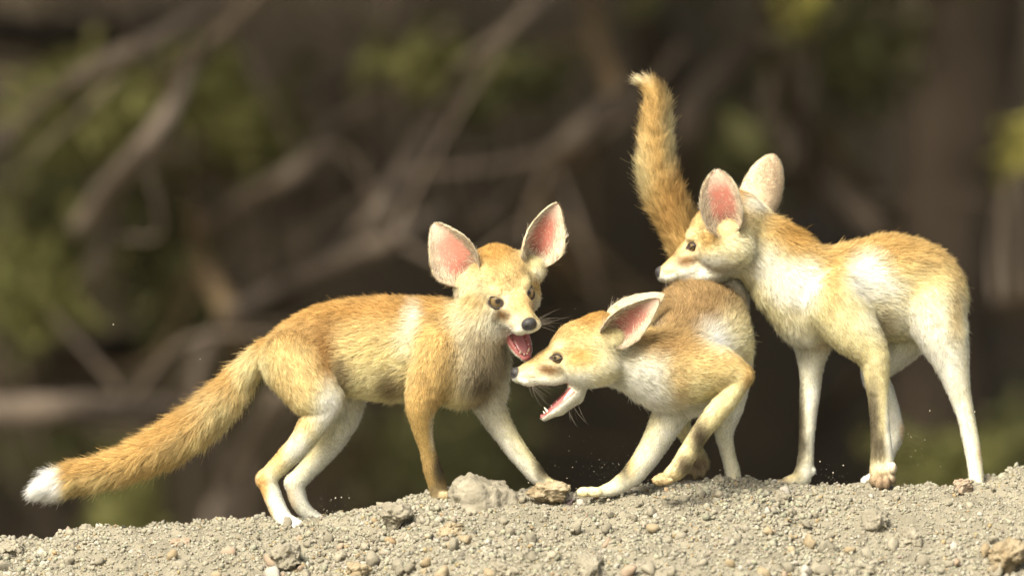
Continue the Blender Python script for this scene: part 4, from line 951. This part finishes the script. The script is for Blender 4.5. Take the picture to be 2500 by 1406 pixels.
# ------------------------------------------------------------------ the thicket behind
def catmull(P, sub=6):
    P = np.array(P, float); P = np.concatenate([2*P[:1]-P[1:2], P, 2*P[-1:]-P[-2:-1]]); out = []
    for i in range(1, len(P)-2):
        for t in np.arange(sub)/sub:
            p0, p1, p2, p3 = P[i-1:i+3]; out.append(0.5*(2*p1 + (p2-p0)*t + (2*p0-5*p1+4*p2-p3)*t*t + (3*p1-p0-3*p2+p3)*t**3))
    out.append(P[-2]); return np.array(out)
def tube(nodes, ring=10, seed=0):                   # nodes: x y z r
    nd = catmull(nodes); c, r = nd[:, :3], nd[:, 3]
    tg = norm(np.gradient(c, axis=0)); ref = np.array([0.13, 1.0, 0.21]); a = norm(np.cross(tg, ref)); b = np.cross(tg, a)
    an = np.linspace(0, 2*np.pi, ring, endpoint=False)
    v = c[:, None] + r[:, None, None]*(a[:, None]*np.cos(an)[None, :, None] + b[:, None]*np.sin(an)[None, :, None])
    v = v + (v - c[:, None])*0.25*fbm(v.reshape(-1, 3)*14, 2, seed).reshape(v.shape[:2])[..., None]
    n = len(c); g = np.arange(n*ring).reshape(n, ring); g2 = np.roll(g, -1, 1)
    f = np.stack([g[:-1], g2[:-1], g2[1:], g[1:]], -1).reshape(-1, 4)
    V = np.concatenate([v.reshape(-1, 3), c[:1], c[-1:]]); m = n*ring
    caps = [(g2[0, i], g[0, i], m, m) for i in range(ring)] + [(g[-1, i], g2[-1, i], m+1, m+1) for i in range(ring)]
    return V, f, caps
def tube_obj(name, nodes, mat, parent=None, ring=10, seed=0):
    V, f, caps = tube(nodes, ring, seed)
    me = bpy.data.meshes.new(name); me.from_pydata(V.tolist(), [], f.tolist() + [c[:3] for c in caps]); me.materials.append(mat)
    for p in me.polygons: p.use_smooth = True
    return link(bpy.data.objects.new(name, me), parent)
def leaves(centres, size, seed, droop=0.2):
    r2 = np.random.default_rng(seed); n = len(centres); d = norm(r2.normal(size=(n, 3)) - np.array([0, 0, droop])); u = norm(np.cross(d, r2.normal(size=(n, 3))))
    w = np.cross(d, u); ln = size*r2.uniform(0.6, 1.3, (n, 1)); wd_ = ln*0.24
    p0 = centres; p1 = centres + d*ln*0.5 + u*wd_ + w*ln*0.05; p2 = centres + d*ln; p3 = centres + d*ln*0.5 - u*wd_ + w*ln*0.05
    V = np.stack([p0, p1, p2, p3], 1).reshape(-1, 3); F = np.arange(4*n).reshape(n, 4); return V, F

# branches: (pixel x, pixel y, half-width in pixels) along each, depth behind the foxes, bark
BR = [
 ([(-60, 400, 26), (60, 300, 27), (200, 190, 27), (340, 120, 24), (520, 20, 22), (640, -80, 20)], 3.6, M_BARK, 'pale leaning branch above the bright green leafy shrub'),
 ([(190, 560, 24), (260, 470, 27), (350, 360, 25), (430, 250, 23), (480, 150, 20), (600, 30, 18), (680, -60, 16)], 3.4, M_BARK, 'pale grey broken branch slanting above the dull green bush'),
 ([(440, 600, 22), (600, 490, 24), (740, 400, 22), (820, 310, 20), (960, 220, 18), (1100, 60, 16)], 4.2, M_BARK, 'thin pale branch crossing below the broken grey branch'),
 ([(820, 640, 25), (910, 540, 27), (980, 430, 26), (1070, 290, 24), (1130, 170, 22), (1260, 60, 20), (1400, -60, 18)], 3.8, M_BARK, 'long pale branch leaning behind the ears of the white-tipped fox'),
 ([(955, -40, 15), (940, 120, 18), (935, 220, 20), (930, 300, 14)], 4.4, M_BARK, 'short upright twiggy branch hanging above the ears of the white-tipped fox'),
 ([(590, 60, 13), (575, 150, 16), (565, 240, 15), (540, 330, 10)], 4.4, M_BARK, 'short hanging branch beside a green leafy tuft'),
 ([(560, 770, 20), (700, 700, 24), (840, 640, 28), (960, 585, 22), (1080, 520, 16)], 3.6, M_BARK, 'pale branch lying low behind the back of the white-tipped fox'),
 ([(470, 520, 18), (500, 640, 24), (545, 740, 26), (580, 830, 24), (620, 960, 20)], 3.9, M_RUST, 'rust-brown upright branch between the slanting branches'),
 ([(600, 700, 18), (540, 800, 20), (480, 900, 22), (430, 1000, 18)], 4.0, M_BARK, 'pale branch dropping from the rust-brown branch towards the tail'),
 ([(-80, 1010, 36), (120, 1000, 38), (300, 1005, 36), (450, 1000, 26), (560, 985, 16)], 3.4, M_BARK, 'thick fallen log lying level above the long tail'),
 ([(-80, 940, 42), (140, 890, 44), (340, 840, 40), (520, 790, 30), (700, 750, 22)], 4.6, M_DARKBARK, 'dark fallen log above the pale level log'),
 ([(-60, 80, 50), (150, 90, 46), (300, 80, 40), (460, 50, 34)], 4.8, M_BARK, 'thick grey bough across the top of the thicket'),
 ([(500, 1320, 26), (560, 1200, 28), (610, 1090, 24), (680, 960, 18)], 3.8, M_BARK, 'brown branch leaning behind the hocks of the white-tipped fox'),
 ([(1180, 540, 22), (1260, 480, 24), (1350, 390, 24), (1440, 300, 22), (1540, 210, 18)], 4.0, M_BARK, 'pale straight branch between the raised tail and the pricked ear'),
 ([(1440, -40, 24), (1460, 100, 26), (1500, 240, 24), (1440, 360, 20), (1300, 470, 16)], 4.6, M_RUST, 'rusty bent branch beside the raised tail'),
 ([(1260, 420, 14), (1330, 520, 18), (1360, 640, 18), (1400, 740, 14)], 4.4, M_RUST, 'thin rusty branch behind the pricked ear of the white-tipped fox'),
 ([(1690, 460, 34), (1680, 300, 40), (1790, 170, 42), (1900, 40, 40), (1980, -60, 36)], 4.3, M_DARKBARK, 'dark crooked limb rising behind the raised tail'),
 ([(1880, 90, 22), (1920, 220, 26), (1990, 390, 28), (2070, 490, 28), (2150, 570, 24), (2240, 680, 20)], 4.0, M_DARKBARK, 'dark limb slanting down behind the ears of the chin-resting fox'),
 ([(1860, 640, 22), (1940, 560, 28), (1950, 440, 30), (1900, 330, 26), (1840, 260, 18)], 4.8, M_BARK, 'pale curved branch under the grey-green bush'),
 ([(2200, 560, 20), (2130, 480, 34), (2060, 420, 38), (1960, 340, 30), (1840, 300, 22)], 5.2, M_RUST, 'wide rusty bough behind the ears of the chin-resting fox'),
 ([(700, 260, 16), (860, 200, 20), (1000, 120, 18), (1180, 110, 14)], 5.0, M_BARK, 'faint level branch far back among the slanting branches'),
 ([(150, -40, 14), (225, 40, 16), (240, 120, 14), (300, 230, 12)], 4.6, M_BARK, 'thin drooping branch near the thick grey bough'),
 ([(300, 180, 12), (370, 230, 16), (430, 260, 18), (470, 330, 12)], 4.2, M_RUST, 'short rusty branch joining the broken grey branch'),
 ([(380, 430, 26), (540, 420, 28), (660, 430, 20), (780, 380, 16)], 5.0, M_RUST, 'rusty level branch under a green leafy tuft'),
 ([(2280, 820, 30), (2420, 740, 34), (2560, 700, 30)], 5.0, M_RUST, 'rusty bough behind the rump of the chin-resting fox'),
 ([(1150, 860, 18), (1260, 760, 20), (1380, 700, 20), (1500, 650, 16)], 5.0, M_DARKBARK, 'dark branch behind the muzzle of the white-tipped fox'),
 ([(780, 1180, 20), (900, 1080, 24), (1000, 1000, 22), (1150, 900, 16)], 4.8, M_RUST, 'rusty low branch seen under the belly of the white-tipped fox'),
 ([(1980, 1060, 20), (2080, 940, 22), (2220, 860, 20), (2400, 820, 16)], 5.0, M_DARKBARK, 'dark low branch seen between the legs of the chin-resting fox'),
 ([(300, 700, 14), (420, 620, 18), (520, 560, 16), (640, 420, 14)], 4.6, M_DARKBARK, 'thin dark branch crossing the rust-brown branch'),
 ([(640, 180, 14), (720, 300, 18), (740, 420, 18), (700, 560, 14)], 5.0, M_BARK, 'grey upright branch far back behind the long back of the white-tipped fox'),
 ([(840, 260, 14), (880, 380, 18), (850, 520, 18), (780, 640, 14)], 5.0, M_BARK, 'grey bowed branch far back near the long pale branch'),
]
for i, (pts, yd, mt, lb) in enumerate(BR):
    k = (D+yd)/D; nd = []
    for j, (px, py, hw) in enumerate(pts):
        w_ = W(px, py, yd + 0.25*math.sin(j*1.7 + i)); nd.append([*w_, hw*S*k])
    o = tube_obj('branch', nd, mt, None, 9, i)
    # a few bare twigs as parts
    for t in range(3):
        j = rng.integers(1, len(nd)-1); b0 = np.array(nd[j][:3]); d = norm(rng.normal(size=3)*np.array([1, 0.5, 1])); L_ = rng.uniform(0.15, 0.45); rr = nd[j][3]*0.35
        tube_obj('twig', [[*b0, rr], [*(b0 + d*L_*0.5 + rng.normal(0, 0.03, 3)), rr*0.7], [*(b0 + d*L_ + rng.normal(0, 0.05, 3)), rr*0.25]], mt, o, 6, i*5+t)
    if lb: tag(o, lb, 'branch', 'branches of the thicket')
    else: tag(o, 'bare blurred branch tangled in the dark thicket', 'branch', 'branches of the thicket')

SH = [  # leafy shoots: px, py, half-width, half-height, depth, leaves, leaf material, label
 (240, 255, 120, 80, 4.0, 620, M_LEAF, 'bright green leafy shrub under the pale leaning branch'),
 (1050, 150, 90, 40, 4.2, 200, M_LEAF, 'small green leafy spray near the long pale branch'),
 (570, 290, 50, 60, 4.2, 220, M_LEAF, 'green leafy tuft hanging between two slanting branches'),
 (500, 180, 40, 50, 4.2, 120, M_LEAF, 'little green tuft beside the broken grey branch'),
 (70, 690, 90, 90, 4.2, 420, M_LEAF, 'green bush above the dark fallen log'),
 (170, 460, 100, 110, 4.4, 420, M_LEAFDULL, 'dull green bush under the broken grey branch'),
 (420, 640, 70, 140, 4.5, 420, M_LEAFDULL, 'tall dull green bush beside the rust-brown branch'),
 (310, 1230, 40, 120, 3.9, 260, M_LEAF, 'upright green plant behind the crest below the tail'),
 (1100, 1060, 130, 110, 4.4, 560, M_LEAFDULL, 'low green bush seen under the belly of the white-tipped fox'),
 (690, 330, 30, 60, 4.6, 120, M_LEAF, 'thin green shoot among the tangled branches'),
 (2060, 110, 130, 110, 4.9, 560, M_LEAFDULL, 'grey-green bush high behind the chin-resting fox'),
 (1945, 20, 16, 30, 4.0, 40, M_LEAFYEL, 'bright yellow-green leaf cluster near the top of the thicket'),
 (2492, 345, 16, 30, 3.8, 40, M_LEAFYEL, 'yellow leaf cluster beside the thick dark trunk'),
 (1820, 350, 70, 60, 4.9, 260, M_LEAFDULL, 'dull green bush beside the dark crooked limb'),
 (1150, 220, 40, 50, 4.4, 140, M_LEAFDULL, 'sparse olive leaves on the long pale branch'),
 (2300, 1130, 110, 50, 4.2, 320, M_LEAF, 'low green plants behind the hind legs of the chin-resting fox'),
 (2480, 1080, 40, 70, 4.4, 180, M_LEAFDULL, 'grey-green plant behind the crest beyond the chin-resting fox'),
 (660, 900, 40, 60, 4.6, 160, M_LEAFDULL, 'small dull bush behind the rump of the white-tipped fox'),
 (1290, 180, 60, 40, 4.8, 160, M_LEAFDULL, 'olive leaves in the shade above the white-tipped fox'),
 (100, 1060, 90, 60, 5.0, 240, M_LEAFDULL, 'dull green bush behind the level fallen log'),
]
for i, (px, py, hw, hh, yd, n, mt, lb) in enumerate(SH):
    k = (D+yd)/D; c = W(px, py, yd); r2 = np.random.default_rng(900+i)
    root = link(bpy.data.objects.new('shrub', None)); tag(root, lb, 'shrub', 'leafy shrubs of the thicket')
    pts = r2.normal(size=(n, 3))*np.array([hw*S*k*0.75, 0.16, hh*S*k*0.75]) + c
    V, F = leaves(pts, 0.05, i); mesh_obj('foliage', V, F, mt, root, smooth=False)
    for t in range(3):
        e = c + np.array([r2.normal(0, hw*S*0.4), r2.normal(0, 0.05), hh*S*0.6]); b0 = c + np.array([r2.normal(0, 0.03), 0.05, -hh*S*k - 0.25])
        tube_obj('stem', [[*b0, 0.006], [*((b0+e)/2 + r2.normal(0, 0.03, 3)), 0.005], [*e, 0.002]], M_BARK, root, 6, i*3+t)

# trees with crowns added out of view to shade the thicket
def tree(label, trunk, crown_c, crown_r, n, seed, mat=M_DARKBARK):
    root = link(bpy.data.objects.new('tree', None)); tag(root, label, 'tree', 'trees over the thicket')
    tube_obj('trunk', trunk, mat, root, 16, seed); r2 = np.random.default_rng(seed); top = np.array(trunk[-1][:3]); lv = []
    for i in range(9):
        e = np.array(crown_c) + norm(r2.normal(size=3))*np.array(crown_r)*r2.uniform(0.45, 0.85); m = (top+e)/2 + r2.normal(0, 0.12, 3)
        tube_obj('limb', [[*top, 0.045], [*m, 0.03], [*e, 0.008]], mat, root, 7, seed+i)
        for t in np.linspace(0.35, 1.0, 7): lv.append(top*(1-t)**2 + 2*m*t*(1-t) + e*t*t)
    lv = np.array(lv); ci = r2.integers(len(lv), size=n//2)
    a_ = lv[ci] + r2.normal(0, 0.28, (n//2, 3)); b_ = np.array(crown_c) + norm(r2.normal(size=(n-n//2, 3)))*r2.random((n-n//2, 1))**0.4*np.array(crown_r)
    V, F = leaves(np.concatenate([a_, b_]), 0.11, seed, 0.1); mesh_obj('unseen_crown', V, F, M_LEAFDULL, root, smooth=False)
def tw(px, py, y, hw): k = (D+y)/D; return [*W(px, py, y), hw*S*k]
tree('tree with thick dark trunk behind the chin-resting fox, canopy added for shade', [tw(2230, 1500, 4.4, 150), tw(2290, 1000, 4.4, 125), tw(2300, 600, 4.4, 112), tw(2360, 200, 4.4, 118), tw(2380, -150, 4.5, 110), tw(2330, -500, 4.6, 90)], (1.0, 3.9, 2.1), (2.0, 2.3, 0.75), 6500, 61)
tree('dark forked tree rising behind the raised tail, canopy added for shade', [tw(1700, 1500, 5.2, 70), tw(1640, 900, 5.2, 62), tw(1660, 500, 5.2, 56), tw(1600, 100, 5.3, 50), tw(1500, -300, 5.4, 46)], (-0.6, 4.3, 2.2), (2.1, 2.5, 0.8), 6500, 62)
tree('unseen grey-barked tree added beyond the fallen logs to shade the thicket', [tw(-500, 1500, 4.4, 90), tw(-460, 800, 4.4, 80), tw(-400, 200, 4.4, 70), tw(-350, -250, 4.4, 60)], (-2.0, 3.9, 2.1), (2.0, 2.3, 0.8), 6500, 63, M_BARK)  # stands wholly out of view, added for the shade of its canopy
